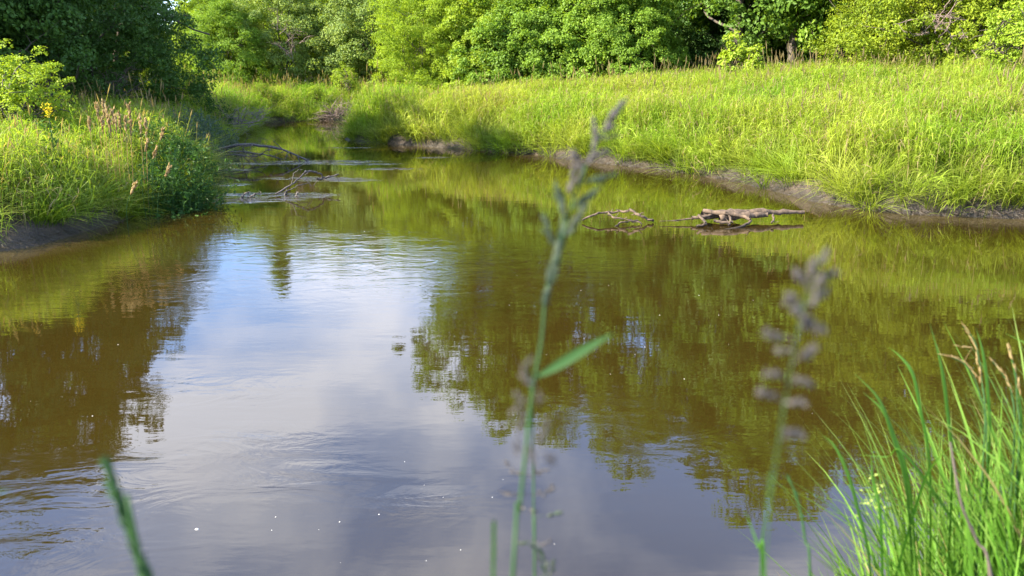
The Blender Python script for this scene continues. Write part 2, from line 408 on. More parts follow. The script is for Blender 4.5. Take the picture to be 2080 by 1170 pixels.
# ------------------------------------------------------------------ trees
def unit(v): return v / (np.linalg.norm(v, axis=-1, keepdims=True) + 1e-9)
def leaves(C, N, S, tint, asp, name):
    """one small folded four-cornered leaf per row"""
    n = len(C); r = unit(rng.normal(size=(n, 3))); U = unit(np.cross(N, r)); W = np.cross(N, U)
    S = S[:, None]
    V = np.stack([C - U * S * .5, C + W * S * asp * .5 + N * S * .10 - U * S * .05, C + U * S * .55 - N * S * .08, C - W * S * asp * .5 + N * S * .10 - U * S * .05], 1).reshape(-1, 3)
    F = np.arange(4 * n).reshape(-1, 4)
    return mesh_np(name, V, F, {'tint': np.repeat(tint, 4)}, False)
def crown_points(h, cb, rx, nclump, nleaf, csize, shape='round', lean=(0, 0), inner=0.45):
    """clump centres spread through the outer crown, then leaves on each clump"""
    d = unit(rng.normal(size=(nclump, 3)))
    az = np.arctan2(d[:, 1], d[:, 0]); ph = rng.uniform(0, 6.28, 4)
    lump = 1 + .16 * np.sin(2 * az + ph[0] + 2 * d[:, 2]) + .13 * np.sin(5 * az + ph[1] - 4 * d[:, 2]) + .10 * np.sin(9 * az + ph[2] + 6 * d[:, 2])
    rad = (inner + (1 - inner) * rng.uniform(0, 1, nclump) ** .55) * lump
    rz = (h - cb) / 2
    C = d * rad[:, None] * np.array([rx, rx, rz]); 
    if shape == 'dome':                                      # keeps its width down to the ground
        w = np.clip(-d[:, 2], 0, 1); C[:, :2] *= (1 + .55 * w)[:, None]
    if shape == 'spire':
        u = (C[:, 2] / rz + 1) / 2; C[:, :2] *= (1.15 - .85 * u)[:, None]
    C[:, 2] += cb + rz
    C[:, :2] += np.array(lean)[None] * (C[:, 2:3] / h)
    k = rng.integers(0, nclump, nleaf)
    e = unit(rng.normal(size=(nleaf, 3))); e[:, 2] = np.where(e[:, 2] < -.6, -e[:, 2] * .6, e[:, 2])
    cs = csize * rng.uniform(.55, 1.25, nclump)
    rr = rng.uniform(.35, 1, nleaf) ** .6
    P = C[k] + e * (cs[k] * rr)[:, None] * np.array([1, 1, .8])
    out = unit(P - np.array([0, 0, cb + rz * .8]))
    N = unit(.45 * e + .5 * out + np.array([0, 0, .35]) + rng.normal(size=(nleaf, 3)) * .6)
    ct = rng.uniform(-.22, .22, nclump)
    tint = np.clip(.5 + ct[k] + rng.normal(size=nleaf) * .15, 0, 1)
    ok = P[:, 2] > .15
    return C, P[ok], N[ok], tint[ok]
def limbs(mb, C, h, cb, tr, lean=(0, 0), nl=26, multi=1):
    """trunk(s) and limbs reaching out to some of the clumps"""
    for m in range(multi):
        off = rng.normal(size=2) * (.25 if multi > 1 else 0); spread = rng.normal(size=2) * (h * .09 if multi > 1 else h * .02)
        t = np.linspace(0, 1, 9)
        P = np.stack([off[0] + spread[0] * t + lean[0] * t * .8 + .02 * h * np.sin(t * 5 + m), off[1] + spread[1] * t + lean[1] * t * .8 + .02 * h * np.sin(t * 4 + 2 * m), -.3 + (h * .86 + .3) * t], -1)
        rad = tr * (1.25 - .25 * np.minimum(t * 9, 1)) * (1 - t * .9) / (multi ** .4)
        mb.tube(P, rad, 8)
        for k in rng.choice(len(C), min(nl // multi, len(C)), replace=False):
            c = C[k]; zt = np.clip(c[2] * rng.uniform(.45, .8), h * .08, h * .8); s = np.clip((zt + .3) / (h * .86 + .3), 0, 1)
            b = np.array([np.interp(s, t, P[:, q]) for q in range(3)])
            midp = (b + c) / 2 + rng.normal(size=3) * .08 * h * .5 + np.array([0, 0, .03 * h])
            L = curve_pts([b, midp, c], 7); r0 = max(tr * (1 - s) * .42, .018)
            mb.tube(L, np.linspace(r0, .008, 7), 5)
            for q in range(2):
                b2 = L[3 + q]; e2 = b2 + unit(rng.normal(size=3)) * csz(h)
                mb.tube(curve_pts([b2, (b2 + e2) / 2 + rng.normal(size=3) * .06, e2], 4), np.linspace(.014, .004, 4), 4)
def csz(h): return .10 * h + .25
VAR = {}
def variant(key, h, cb, rx, nclump, nleaf, csize, leaf, asp=.62, tr=.16, shape='round', multi=1, inner=.45, lean=(0, 0)):
    C, P, N, tint = crown_points(h, cb, rx, nclump, nleaf, csize, shape, lean, inner)
    S = leaf * rng.uniform(.65, 1.3, len(P))
    mb = MB(); limbs(mb, C, h, cb, tr, lean, multi=multi)
    VAR[key] = (leaves(P, N, S, tint, asp, 'crown_' + key), mb.mesh('trunk_' + key))
variant('tall_a', 15.5, 2.6, 3.6, 300, 42000, .78, .19, tr=.24)
variant('tall_b', 16.5, 3.2, 3.2, 270, 40000, .75, .19, tr=.22, lean=(.8, 0))
variant('tall_d', 17.5, 8.6, 4.3, 230, 34000, .8, .19, tr=.24)
variant('tall_c', 13.0, 1.6, 3.9, 310, 42000, .76, .18, tr=.2)
variant('mid_a', 9.5, .6, 3.4, 420, 60000, .62, .125, tr=.13, multi=2, shape='dome')
variant('mid_b', 8.0, .4, 3.2, 420, 60000, .58, .12, tr=.11, multi=3, shape='dome')
variant('shrub_a', 6.6, .3, 2.7, 430, 64000, .46, .105, .8, tr=.06, multi=4, shape='dome')
variant('shrub_b', 5.8, .5, 2.5, 360, 52000, .46, .11, .8, tr=.06, multi=4, shape='dome')
variant('willow', 7.0, .1, 2.7, 460, 70000, .44, .095, .42, tr=.06, multi=5, shape='dome')
variant('elder', 7.5, .4, 3.3, 300, 36000, .50, .115, .5, tr=.08, multi=4, shape='dome', inner=.35)
variant('spire', 19.0, 2.0, 2.1, 190, 24000, .7, .24, tr=.24, shape='spire')
variant('sapling', 2.5, .95, .72, 90, 5200, .20, .062, .65, tr=.022, multi=2)
variant('sprig', 2.6, .3, .5, 60, 1700, .22, .12, .75, tr=.02, multi=2)

def tree(name, key, x, y, leaf, label, cat='tree', group=None, s=1.0, sz=None, rz=None, z=None):
    root = empty(name, (x, y, (gz(x, y) if z is None else z) - .03), random.uniform(0, 6.28) if rz is None else rz)
    root.scale = (s, s, s if sz is None else sz)
    cr_, tk = VAR[key]
    part = 'crown' if cat == 'tree' else 'foliage'
    link('trunk' if cat == 'tree' else 'stem', tk, M['bark'], root)
    link(part, cr_, M[leaf], root)
    tag(root, label, cat, group)
    return root
def px_y(px, y): return (px - 1040) / FPX * (y * math.cos(R(PITCH)) + (CAM_H - 1.5) * math.sin(R(PITCH)))

GL = 'trees shading the left bank'
LT = [  # column, distance, form, leaf, scale, label
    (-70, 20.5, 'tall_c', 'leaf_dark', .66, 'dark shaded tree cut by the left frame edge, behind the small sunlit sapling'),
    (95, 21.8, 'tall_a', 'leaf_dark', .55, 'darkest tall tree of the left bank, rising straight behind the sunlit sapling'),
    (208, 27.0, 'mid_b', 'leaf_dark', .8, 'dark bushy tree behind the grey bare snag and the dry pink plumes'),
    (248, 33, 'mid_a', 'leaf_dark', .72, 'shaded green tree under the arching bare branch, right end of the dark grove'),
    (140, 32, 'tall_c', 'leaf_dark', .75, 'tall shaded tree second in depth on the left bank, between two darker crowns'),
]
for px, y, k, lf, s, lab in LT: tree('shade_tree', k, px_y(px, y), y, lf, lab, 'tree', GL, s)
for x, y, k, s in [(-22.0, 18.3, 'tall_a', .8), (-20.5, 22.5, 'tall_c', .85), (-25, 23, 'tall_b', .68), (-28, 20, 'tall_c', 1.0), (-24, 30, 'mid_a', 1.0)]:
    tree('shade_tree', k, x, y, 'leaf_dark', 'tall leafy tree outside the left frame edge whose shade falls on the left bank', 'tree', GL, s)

CT = [
    (440, 49.5, 'mid_a', 'leaf_bright', .68, 'bright yellow green tree just right of the sky gap, behind the arching branch'),
    (262, 58, 'tall_c', 'leaf_bright', .68, 'sunlit tree seen over the dark grove, left of the small sky gap'),
    (475, 47.5, 'mid_b', 'leaf_ash', .74, 'dense green tree with a dark hollow beneath, left end of the far bank'),
    (450, 62, 'tall_c', 'leaf_bright', .68, 'sunlit tree behind the dense green one at the left end of the far bank'),
    (540, 80, 'spire', 'leaf_ash', 1.0, 'tall narrow tree whose column of green is mirrored alone in the pale sky reflection'),
    (572, 50.5, 'mid_a', 'leaf_grey', .88, 'grey green tree with bare grey twigs in its lower crown, above the far bank'),
    (650, 56, 'mid_b', 'leaf_bright', 1.05, 'bright green tree filling the gap between the grey green and the rounded tree'),
    (738, 50, 'mid_b', 'leaf_grey', .98, 'rounded pale green tree with dark underside, above the brown brush pile'),
    (690, 66, 'tall_c', 'leaf_ash', .85, 'tree behind the rounded pale green one, top cut by the frame'),
    (810, 58, 'mid_a', 'leaf_ash', 1.1, 'darker green tree in the cleft left of the brightest yellow green willow'),
]
for px, y, k, lf, s, lab in CT: tree('bank_tree', k, px_y(px, y), y, lf, lab, 'tree', 'trees beyond the far bank', s)

SH = [
    (862, 44.5, 'willow', 'leaf_willow', 1.0, 'brightest yellow green willow shrub at the left end of the long hedge of shrubs'),
    (925, 46, 'willow', 'leaf_bright', 1.12, 'fine leaved shrub second from the bright willow end of the shrub row'),
    (990, 43.5, 'shrub_a', 'leaf_bright', 1.0, 'broad leaved shrub third along the row, right of the fine leaved one'),
    (1070, 42, 'shrub_b', 'leaf_ash', 1.1, 'broad leaved shrub over the dark gap with thin stems showing'),
    (1140, 41, 'shrub_a', 'leaf_ash', .95, 'dense broad leaved shrub in the middle of the row, right of the dark stem gap'),
    (1205, 39.5, 'shrub_b', 'leaf_ash', 1.05, 'broad leaved shrub second from the dark end of the row'),
    (1282, 38.3, 'shrub_a', 'leaf_ash', .84, 'last broad leaved shrub before the black shaded wood edge'),
]
for px, y, k, lf, s, lab in SH: tree('shrub', k, px_y(px, y), y, lf, lab, 'shrub', 'shrubs along the meadow edge', s)

RT = [
    (985, 47, 'tall_d', 'leaf_ash', 1.0, 'tall tree behind the fine leaved shrubs, leftmost of the tall right wood'),
    (1060, 48.5, 'tall_a', 'leaf_ash', 1.18, 'tall tree behind the broad leaved shrubs, second in the tall right wood'),
    (1150, 47, 'tall_b', 'leaf_ash', 1.12, 'leaning tall tree whose mirrored crown ends left of the sky gap in the reflection'),
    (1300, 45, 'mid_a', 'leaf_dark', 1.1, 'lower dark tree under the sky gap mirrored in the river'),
    (1350, 43.5, 'tall_b', 'leaf_ash', 1.15, 'tallest tree at the left of the black shaded wood edge'),
    (1500, 39, 'tall_a', 'leaf_mid', 1.1, 'tall dark tree behind the two pale saplings at the wood edge'),
    (1600, 36.5, 'tall_c', 'leaf_mid', 1.15, 'dark tree with low hanging sprays between the saplings and the yellow tree'),
    (1690, 35, 'tall_a', 'leaf_ash', 1.05, 'green tree tucked behind the left side of the yellow green tree'),
    (1800, 35, 'tall_b', 'leaf_ash', .85, 'tall tree hidden behind the middle of the yellow green tree'),
    (1940, 31.5, 'tall_a', 'leaf_ash', .9, 'dark tree behind the right side of the yellow green tree'),
    (2085, 27.5, 'tall_c', 'leaf_ash', .85, 'dark tree cut by the right frame edge'),
    (2260, 26, 'tall_a', 'leaf_ash', .8, 'tall tree just beyond the right frame edge'),
]
for px, y, k, lf, s, lab in RT: tree('wood_tree', k, px_y(px, y), y, lf, lab, 'tree', 'tall trees of the right wood', s)
for px, y, k, lf, s, lab in [
    (1880, 28.5, 'elder', 'leaf_elder', 1.0, 'large yellow green tree with grey branches showing, right of the dark wood edge'),
    (1985, 27.0, 'elder', 'leaf_elder', .85, 'smaller yellow green tree joined to the right of the large one'),
    (1800, 30.5, 'elder', 'leaf_elder', .72, 'low yellow green tree reaching left over the dark wood edge')]:
    tree('yellow_tree', k, px_y(px, y), y, lf, lab, 'tree', 'yellow green trees', s)
for px, y, k, lf, s, lab in [
    (1484, 32.5, 'sprig', 'leaf_bright', 1.0, 'taller pale sapling standing before the black wood edge'),
    (1527, 31.5, 'sprig', 'leaf_bright', .8, 'shorter pale sapling right of the taller one at the wood edge'),
    (2055, 21.5, 'sapling', 'leaf_bright', 1.15, 'pale green bush rising from the meadow at the right frame edge'),
    (76, 17.0, 'sapling', 'leaf_bright', .95, 'small sunlit round sapling with thin bare stem on the left bank'),
    (2, 17.4, 'sapling', 'leaf_bright', 1.0, 'sunlit sapling cut by the left frame edge'),
    (640, 43.6, 'sapling', 'leaf_bright', .55, 'tiny bright green bush at the foot of the far bank grass'),
    (700, 44.6, 'sapling', 'leaf_bright', .95, 'bright green bush just above the brown brush pile'),
    (335, 30.5, 'sapling', 'leaf_bright', 1.0, 'sun flecked bush in the shade right of the grey snag'),
    (380, 31.5, 'sapling', 'leaf_bright', .9, 'second sun flecked bush, right of the first and before the dark hollow'),
    (530, 42.6, 'sapling', 'leaf_bright', .62, 'bright low bush at the left end of the far bank grass')]:
    tree('sapling', k, px_y(px, y), y, lf, lab, 'shrub', 'small bushes and saplings', s)

for px, y, k, s in [(1345, 49, 'mid_b', 1.0), (1430, 46, 'mid_b', 1.05), (1510, 44, 'mid_a', .9), (1590, 43, 'mid_b', 1.1), (1670, 41.5, 'mid_b', 1.0), (1760, 40, 'mid_b', 1.0), (1850, 38.5, 'mid_b', 1.0), (1950, 36.5, 'mid_b', 1.0), (2060, 34, 'mid_b', 1.0), (1560, 51, 'tall_c', .9), (1720, 48, 'tall_c', .9), (1470, 53, 'tall_c', 1.0), (1240, 50, 'mid_b', 1.0), (1090, 52, 'mid_b', 1.0)]:
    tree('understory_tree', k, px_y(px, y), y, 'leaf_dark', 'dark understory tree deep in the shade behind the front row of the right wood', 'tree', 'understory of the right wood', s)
# weeds crowding the shaded corner of the left bank
def weed_clump(px, y, rx, h, n, leaf, asp, mat, name, label, zoff=0.0):
    x = px_y(px, y); mb = MB(); L = []
    for k in range(n):
        a = rng.uniform(0, 6.28); r = rx * math.sqrt(rng.uniform(0, 1)); b = np.array([r * math.cos(a), r * math.sin(a) * .8, 0])
        b[2] = gz(x + b[0], y + b[1]) - gz(x, y)
        top = b + np.array([rng.normal() * .18 + .12, rng.normal() * .15, h * rng.uniform(.6, 1.1) * (1 - .3 * r / rx)])
        P = curve_pts([b - np.array([0, 0, .05]), (b + top) / 2 + rng.normal(size=3) * .05, top], 7)
        mb.tube(P, np.linspace(.008, .003, 7), 4)
        for q in range(26):
            s = rng.uniform(.12, 1); c = b + (top - b) * s; d = rng.uniform(0, 6.28)
            L.append(c + np.array([math.cos(d), math.sin(d), rng.uniform(-.3, .4)]) * rng.uniform(.03, .17) * (1.25 - s * .6))
    L = np.array(L); N = unit(rng.normal(size=(len(L), 3)) * .6 + np.array([0, -.2, .8]))
    root = empty(name, (x, y, gz(x, y) + zoff)); tag(root, label, 'plant', 'leafy weeds on the left bank')
    mb.build('stem', M['stem'], root)
    link('foliage', leaves(L, N, leaf * rng.uniform(.6, 1.3, len(L)), np.clip(.5 + rng.normal(size=len(L)) * .25, 0, 1), asp, 'foliage'), M[mat], root)
weed_clump(338, 14.9, .62, 1.5, 120, .10, .35, 'weed', 'leafy_weed', 'dark green leafy weed clump overhanging the river at the corner of the left bank')
weed_clump(366, 16.6, .5, 1.25, 90, .10, .35, 'weed', 'leafy_weed', 'dark green weed clump behind the corner clump, nearer the fallen branch')
weed_clump(352, 14.3, .3, .55, 40, .11, .6, 'weed', 'leafy_weed', 'low round leaved weed at the waterline under the corner clump')
weed_clump(300, 17.0, .9, 1.3, 110, .10, .3, 'weed', 'leafy_weed', 'shaded weed patch behind the dry pink plumes')
weed_clump(372, 21.0, .8, 1.3, 100, .10, .28, 'bluegrey', 'grey_willow', 'blue grey narrow leaved bush on the shaded bank behind the weed clumps')
weed_clump(410, 25.5, .9, 1.2, 100, .11, .28, 'bluegrey', 'grey_willow', 'blue grey bush beside the pale dead twigs at the narrow bend')
weed_clump(385, 30.0, 1.3, 1.5, 110, .13, .35, 'weed', 'leafy_weed', 'green weed patch uphill of the blue grey bushes')

# a far wood closing the view behind every tree that can be told apart
def far_wood():
    n = 190000; a = rng.uniform(-50, 50, n); a = np.radians(a); r = rng.uniform(70, 92, n)
    env = 10.5 + 1.2 * np.sin(a * 23) + .9 * np.sin(a * 57 + 1) + .8 * np.sin(a * 131)
    env = env - 4.5 * np.exp(-((np.degrees(a) + 22.2) / 1.6) ** 2)
    env = np.where(np.degrees(a) > 0, env + 2, env)
    z = rng.uniform(0, 1, n) ** .8 * env
    x, y = np.sin(a) * r, np.cos(a) * r
    C = np.stack([x, y, z + .5], -1) + rng.normal(size=(n, 3)) * .3
    N = unit(np.stack([-np.sin(a) * .5, -np.cos(a) * .5, np.full(n, .5)], -1) + rng.normal(size=(n, 3)) * .5)
    t = np.clip(.5 + .25 * np.sin(a * 90) + rng.normal(size=n) * .2, 0, 1)
    o = link('far_woods', leaves(C, N, .42 * rng.uniform(.6, 1.3, n), t, .7, 'far_woods'), M['leaf_ash'])
    tag(o, 'far green woodland closing the view behind the river bend', 'woods', None, 'stuff')
far_wood()

# ------------------------------------------------------------------ grass
def tuft(name, nb, R0, h0, h1, w0, w1, lean, seeds=0, dry=.06, segs=5):
    V = []; F = []; A = {'tint': [], 'hgt': [], 'seed': [], 'dry': []}; n = 0
    def put(P, wid, side, tint, hs, sd_, dr):
        nonlocal n
        m = len(P); L_ = P - side * wid[:, None] / 2; R_ = P + side * wid[:, None] / 2
        V.append(np.stack([L_, R_], 1).reshape(-1, 3))
        i = np.arange(m - 1) * 2 + n; F.append(np.stack([i, i + 1, i + 3, i + 2], -1)); n += 2 * m
        for k, v in (('tint', tint), ('hgt', hs), ('seed', sd_), ('dry', dr)): A[k].append(np.repeat(np.broadcast_to(np.asarray(v, float), (m,)), 2))
    for k in range(nb):
        a = rng.uniform(0, 6.28); r = R0 * math.sqrt(rng.uniform()); b = np.array([r * math.cos(a), r * math.sin(a), -.05])
        a2 = a + rng.normal() * .9; d = np.array([math.cos(a2), math.sin(a2), 0]); h = rng.uniform(h0, h1); ln = lean * rng.uniform(.2, 1.3)
        t = np.linspace(0, 1, segs + 1); droop = rng.uniform(0, .35) * h * ln
        P = b + d * (ln * h * t ** 2)[:, None] + np.array([0, 0, 1]) * (h * t - droop * t ** 3)[:, None]
        w = rng.uniform(w0, w1) * np.clip(np.minimum(.55 + 1.5 * t, 1.25 * (1 - t) ** .7 + .02), .02, 1)
        side = np.array([-math.sin(a2 + rng.normal() * .5), math.cos(a2 + rng.normal() * .5), 0])
        put(P, w, side, rng.uniform(), t, 0, 1.0 if rng.uniform() < dry else rng.uniform(0, .12) * t)
    for k in range(seeds):
        a = rng.uniform(0, 6.28); r = R0 * rng.uniform(); d = np.array([math.cos(a), math.sin(a), 0]); h = h1 * rng.uniform(1.08, 1.38)
        t = np.linspace(0, 1, 5); P = d * (r + .16 * h * t ** 2)[:, None] + np.array([0, 0, h])[None] * t[:, None]
        side = np.array([-d[1], d[0], 0]); put(P, np.full(5, .006), side, .5, t, 0, .3)
        e = P[-1]; g = unit(P[-1] - P[-2]); t = np.linspace(0, 1, 5); S = e - g * .02 + g[None] * (t * rng.uniform(.12, .2))[:, None]
        w = np.array([.006, .026, .03, .02, .003])
        put(S, w, side, .5, np.ones(5), 1, 0); put(S, w, d, .5, np.ones(5), 1, 0)
    me = mesh_np(name, np.concatenate(V), np.concatenate(F), {k: np.concatenate(v) for k, v in A.items()}, True)
    return me
def forb(name, n, h, leaf):
    V = []; C = []; N = []
    for k in range(n):
        b = rng.normal(size=2) * .12; top = np.array([b[0] * 2, b[1] * 2, h * rng.uniform(.7, 1.1)])
        for q in range(22):
            s = rng.uniform(.1, 1); d = rng.uniform(0, 6.28); C.append(np.array([b[0] * (1 + s), b[1] * (1 + s), top[2] * s]) + np.array([math.cos(d), math.sin(d), .1]) * rng.uniform(.02, .13))
    C = np.array(C); N = unit(rng.normal(size=C.shape) * .6 + np.array([0, 0, .8]))
    me = leaves(C, N, leaf * rng.uniform(.6, 1.3, len(C)), rng.uniform(0, 1, len(C)), .4, name)
    for nme, v in (('hgt', .6), ('seed', 0), ('dry', 0)):
        a = me.attributes.new(nme, 'FLOAT', 'POINT'); a.data.foreach_set('value', np.full(len(me.vertices), v, np.float32))
    return me
def hidden_source(me, mat):
    """a tuft kept only as data for the scatter below, never placed in the scene itself"""
    o = bpy.data.objects.new(me.name, me)
    me.materials.clear(); me.materials.append(mat)
    return o
def scatter(name, pts, rot, scl, idx, sources, mats, label):
    me = bpy.data.meshes.new(name); n = len(pts)
    me.vertices.add(n); me.vertices.foreach_set('co', np.asarray(pts, np.float32).ravel())
    a = me.attributes.new('rot', 'FLOAT_VECTOR', 'POINT'); a.data.foreach_set('vector', np.asarray(rot, np.float32).ravel())
    a = me.attributes.new('scl', 'FLOAT_VECTOR', 'POINT'); a.data.foreach_set('vector', np.asarray(scl, np.float32).ravel())
    a = me.attributes.new('pick', 'INT', 'POINT'); a.data.foreach_set('value', np.asarray(idx, np.int32))
    o = bpy.data.objects.new(name, me); COL.objects.link(o)
    g = bpy.data.node_groups.new(name + '_scatter', 'GeometryNodeTree')
    g.interface.new_socket('Geometry', in_out='INPUT', socket_type='NodeSocketGeometry')
    g.interface.new_socket('Geometry', in_out='OUTPUT', socket_type='NodeSocketGeometry')
    gi = g.nodes.new('NodeGroupInput'); go = g.nodes.new('NodeGroupOutput')
    ip = g.nodes.new('GeometryNodeInstanceOnPoints'); jn = g.nodes.new('GeometryNodeJoinGeometry')
    for s in reversed(sources):                                   # the last link made comes first in the join
        oi = g.nodes.new('GeometryNodeObjectInfo'); oi.inputs['Object'].default_value = s; oi.inputs['As Instance'].default_value = True
        g.links.new(oi.outputs['Geometry'], jn.inputs[0])
    def attr(nm, ty):
        nd = g.nodes.new('GeometryNodeInputNamedAttribute'); nd.data_type = ty; nd.inputs['Name'].default_value = nm; return nd.outputs[0]
    g.links.new(gi.outputs[0], ip.inputs['Points']); g.links.new(jn.outputs[0], ip.inputs['Instance'])
    ip.inputs['Pick Instance'].default_value = True
    g.links.new(attr('pick', 'INT'), ip.inputs['Instance Index'])
    g.links.new(attr('rot', 'FLOAT_VECTOR'), ip.inputs['Rotation']); g.links.new(attr('scl', 'FLOAT_VECTOR'), ip.inputs['Scale'])
    g.links.new(ip.outputs[0], go.inputs[0])
    md = o.modifiers.new('scatter', 'NODES'); md.node_group = g
    tag(o, label, 'grass', None, 'stuff')
    return o
def culms(name, nc, R0, h0, h1, seedp=0.0, dry=.05):
    """upright stems that carry short arching leaves at several heights"""
    V = []; F = []; A = {'tint': [], 'hgt': [], 'seed': [], 'dry': []}; n = 0
    def put(P, wid, side, tint, hs, sd_, dr):
        nonlocal n
        m = len(P); V.append(np.stack([P - side * wid[:, None] / 2, P + side * wid[:, None] / 2], 1).reshape(-1, 3))
        i = np.arange(m - 1) * 2 + n; F.append(np.stack([i, i + 1, i + 3, i + 2], -1)); n += 2 * m
        for k, v in (('tint', tint), ('hgt', hs), ('seed', sd_), ('dry', dr)): A[k].append(np.repeat(np.broadcast_to(np.asarray(v, float), (m,)), 2))
    for k in range(nc):
        a = rng.uniform(0, 6.28); r = R0 * math.sqrt(rng.uniform()); h = rng.uniform(h0, h1); ld = rng.uniform(0, 6.28); ln = rng.uniform(.02, .22)
        t = np.linspace(0, 1, 5); base = np.array([r * math.cos(a), r * math.sin(a), -.05]); ldv = np.array([math.cos(ld), math.sin(ld), 0])
        S = base + ldv * (ln * h * t ** 2)[:, None] + np.array([0, 0, 1]) * (h * t)[:, None]
        tn = rng.uniform(); dr = 1.0 if rng.uniform() < dry else 0.0
        sdv = np.array([1.0, 0, 0]) if rng.uniform() < .5 else np.array([0, 1.0, 0])
        put(S, np.full(5, .007), sdv, tn, t * .6, 0, dr)
        for q in range(rng.integers(4, 8)):
            u = rng.uniform(.22, 1.0); b = np.array([np.interp(u, t, S[:, w]) for w in range(3)]); az = rng.uniform(0, 6.28); d = np.array([math.cos(az), math.sin(az), 0])
            L = rng.uniform(.14, .34); up = rng.uniform(.35, 1.3); tt = np.linspace(0, 1, 5)
            P = b + d * (L * (tt * .8))[:, None] + np.array([0, 0, 1]) * (L * (up * tt - rng.uniform(.6, 1.5) * tt ** 2))[:, None]
            w = rng.uniform(.007, .015) * np.array([.6, 1, .9, .6, .05]); roll = rng.normal() * .35
            put(P, w, unit(np.array([-d[1], d[0], roll])), np.clip(tn + rng.normal() * .25, 0, 1), np.clip(u * .8 + .3 * tt, 0, 1), 0, max(dr, .9 if rng.uniform() < .03 else 0))
        if rng.uniform() < seedp:
            e = S[-1]; t2 = np.linspace(0, 1, 5); g = unit(np.array([ldv[0] * .3, ldv[1] * .3, 1])); L = rng.uniform(.3, .5); tip = e + g * L * .6
            put(e + g * (t2 * L * .62)[:, None], np.full(5, .006), sdv, .5, np.ones(5), 0, .4)
            Pp = tip + g * (t2 * L * .45)[:, None]; w = np.array([.006, .022, .026, .016, .003])
            put(Pp, w, np.array([1.0, 0, 0]), .5, np.ones(5), 1, 0); put(Pp, w, np.array([0, 1.0, 0]), .5, np.ones(5), 1, 0)
    return mesh_np(name, np.concatenate(V), np.concatenate(F), {k: np.concatenate(v) for k, v in A.items()}, True)
T_MEAD = [culms('tuft_culm_%d' % k, 17, .27, .6, 1.0) for k in range(5)] + [culms('tuft_culm_seed_%d' % k, 15, .27, .6, 1.0, .16) for k in range(3)] + [culms('tuft_culm_straw', 15, .27, .55, .95, .35, .25)] \
    + [tuft('tuft_arch_%d' % k, 60, .22, .5, .95, .008, .015, 1.15, 0, dry=.04, segs=7) for k in range(2)]
T_FORB = [forb('forb_%d' % k, 7, .8, .10) for k in range(2)]
def sources(mat): return [hidden_source(m_.copy(), M[mat]) for m_ in T_MEAD + T_FORB]
def grass_field(name, box, dens, keep, hscale, mat, label, seedp):
    x0, x1, y0, y1 = box; n = int((x1 - x0) * (y1 - y0) * dens)
    P = np.stack([rng.uniform(x0, x1, n), rng.uniform(y0, y1, n)], -1)
    P = P[np.abs(P[:, 0]) < .70 * P[:, 1] + 2.5]
    s = sdist(P); k = keep(P, s); P, s = P[k], s[k]; n = len(P)
    z = ground_z(P, s)
    e = .15; g = np.stack([sdist(P + [e, 0]) - s, sdist(P + [0, e]) - s], -1) / e          # away from the water
    edge = smooth((1.0 - s) / .9)
    tilt = edge * rng.uniform(.1, .65, n) + 0
    yaw = rng.uniform(0, 6.28, n)
    ax = np.arctan2(-g[:, 1], -g[:, 0])                                                     # lean over the bank
    rot = np.zeros((n, 3))
    for q in range(n):
        m = Matrix.Rotation(ax[q], 3, 'Z') @ Matrix.Rotation(tilt[q] + rng.normal() * .08, 3, 'Y') @ Matrix.Rotation(yaw[q] - ax[q], 3, 'Z')
        rot[q] = m.to_euler()
    hv = hscale(P, s) * (1 + .18 * vnoise(P[:, 0], P[:, 1], 1.3, 6) + .10 * vnoise(P[:, 0], P[:, 1], 3.7, 7)) * rng.uniform(.82, 1.15, n) * (1 - np.where(P[:, 0] < -4, .30, .12) * edge)
    scl = np.stack([.75 + .35 * hv, .75 + .35 * hv, hv], -1)
    u = rng.uniform(0, 1, n); sp_ = seedp(P, s)
    idx = rng.integers(0, 5, n)
    idx = np.where(u < sp_, rng.integers(5, 9, n), idx)
    idx = np.where((edge > .35) & (rng.uniform(0, 1, n) < .75), rng.integers(9, 11, n), idx)
    fb = (vnoise(P[:, 0], P[:, 1], .9, 9) > .45) & (rng.uniform(0, 1, n) < .35) & (edge < .3)
    idx = np.where(fb, rng.integers(11, 13, n), idx)
    return scatter(name, np.column_stack([P, z - .02]), rot, scl, idx, sources(mat), None, label)
MOUNDS = [(1150, 318, .42, .9), (1310, 338, .30, .8), (765, 288, .38, 1.2), (1500, 366, .2, .7), (930, 300, .25, 1.2), (1800, 425, .22, .6)]
def mounds(P):
    h = np.zeros(len(P))
    for px, py, a, r in MOUNDS:
        c = at(px, py)[:2] + np.array([0, .9]); h = np.maximum(h, a * np.exp(-((P - c) ** 2).sum(1) / r ** 2))
    return h
def mudline(P):  # bare mud between the water and the first grass
    m = np.full(len(P), .09)
    for px, py, w, r in ((1650, 410, .24, .9), (1590, 393, .16, .8), (1740, 426, .13, .9), (1170, 327, .22, 1.6), (1290, 341, .18, 1.3), (800, 293, .06, 1.6)):
        c = at(px, py)[:2]; m = np.maximum(m, w * np.exp(-((P - c) ** 2).sum(1) / r ** 2))
    m = np.where(P[:, 0] < -1.0, m * .35, m)
    return m + .06 * (P[:, 0] > -1) * vnoise(P[:, 0], P[:, 1], 1.7, 3) + .05 * vnoise(P[:, 0], P[:, 1], 4.9, 8)
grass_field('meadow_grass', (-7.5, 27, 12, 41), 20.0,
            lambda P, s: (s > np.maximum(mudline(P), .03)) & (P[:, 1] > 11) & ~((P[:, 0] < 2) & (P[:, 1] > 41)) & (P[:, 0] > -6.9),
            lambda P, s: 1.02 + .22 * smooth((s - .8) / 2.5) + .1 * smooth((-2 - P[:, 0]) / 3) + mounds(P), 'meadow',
            'tall sunlit meadow grass with seed heads covering the right bank', lambda P, s: .03 + .08 * smooth((s - 3) / 8))
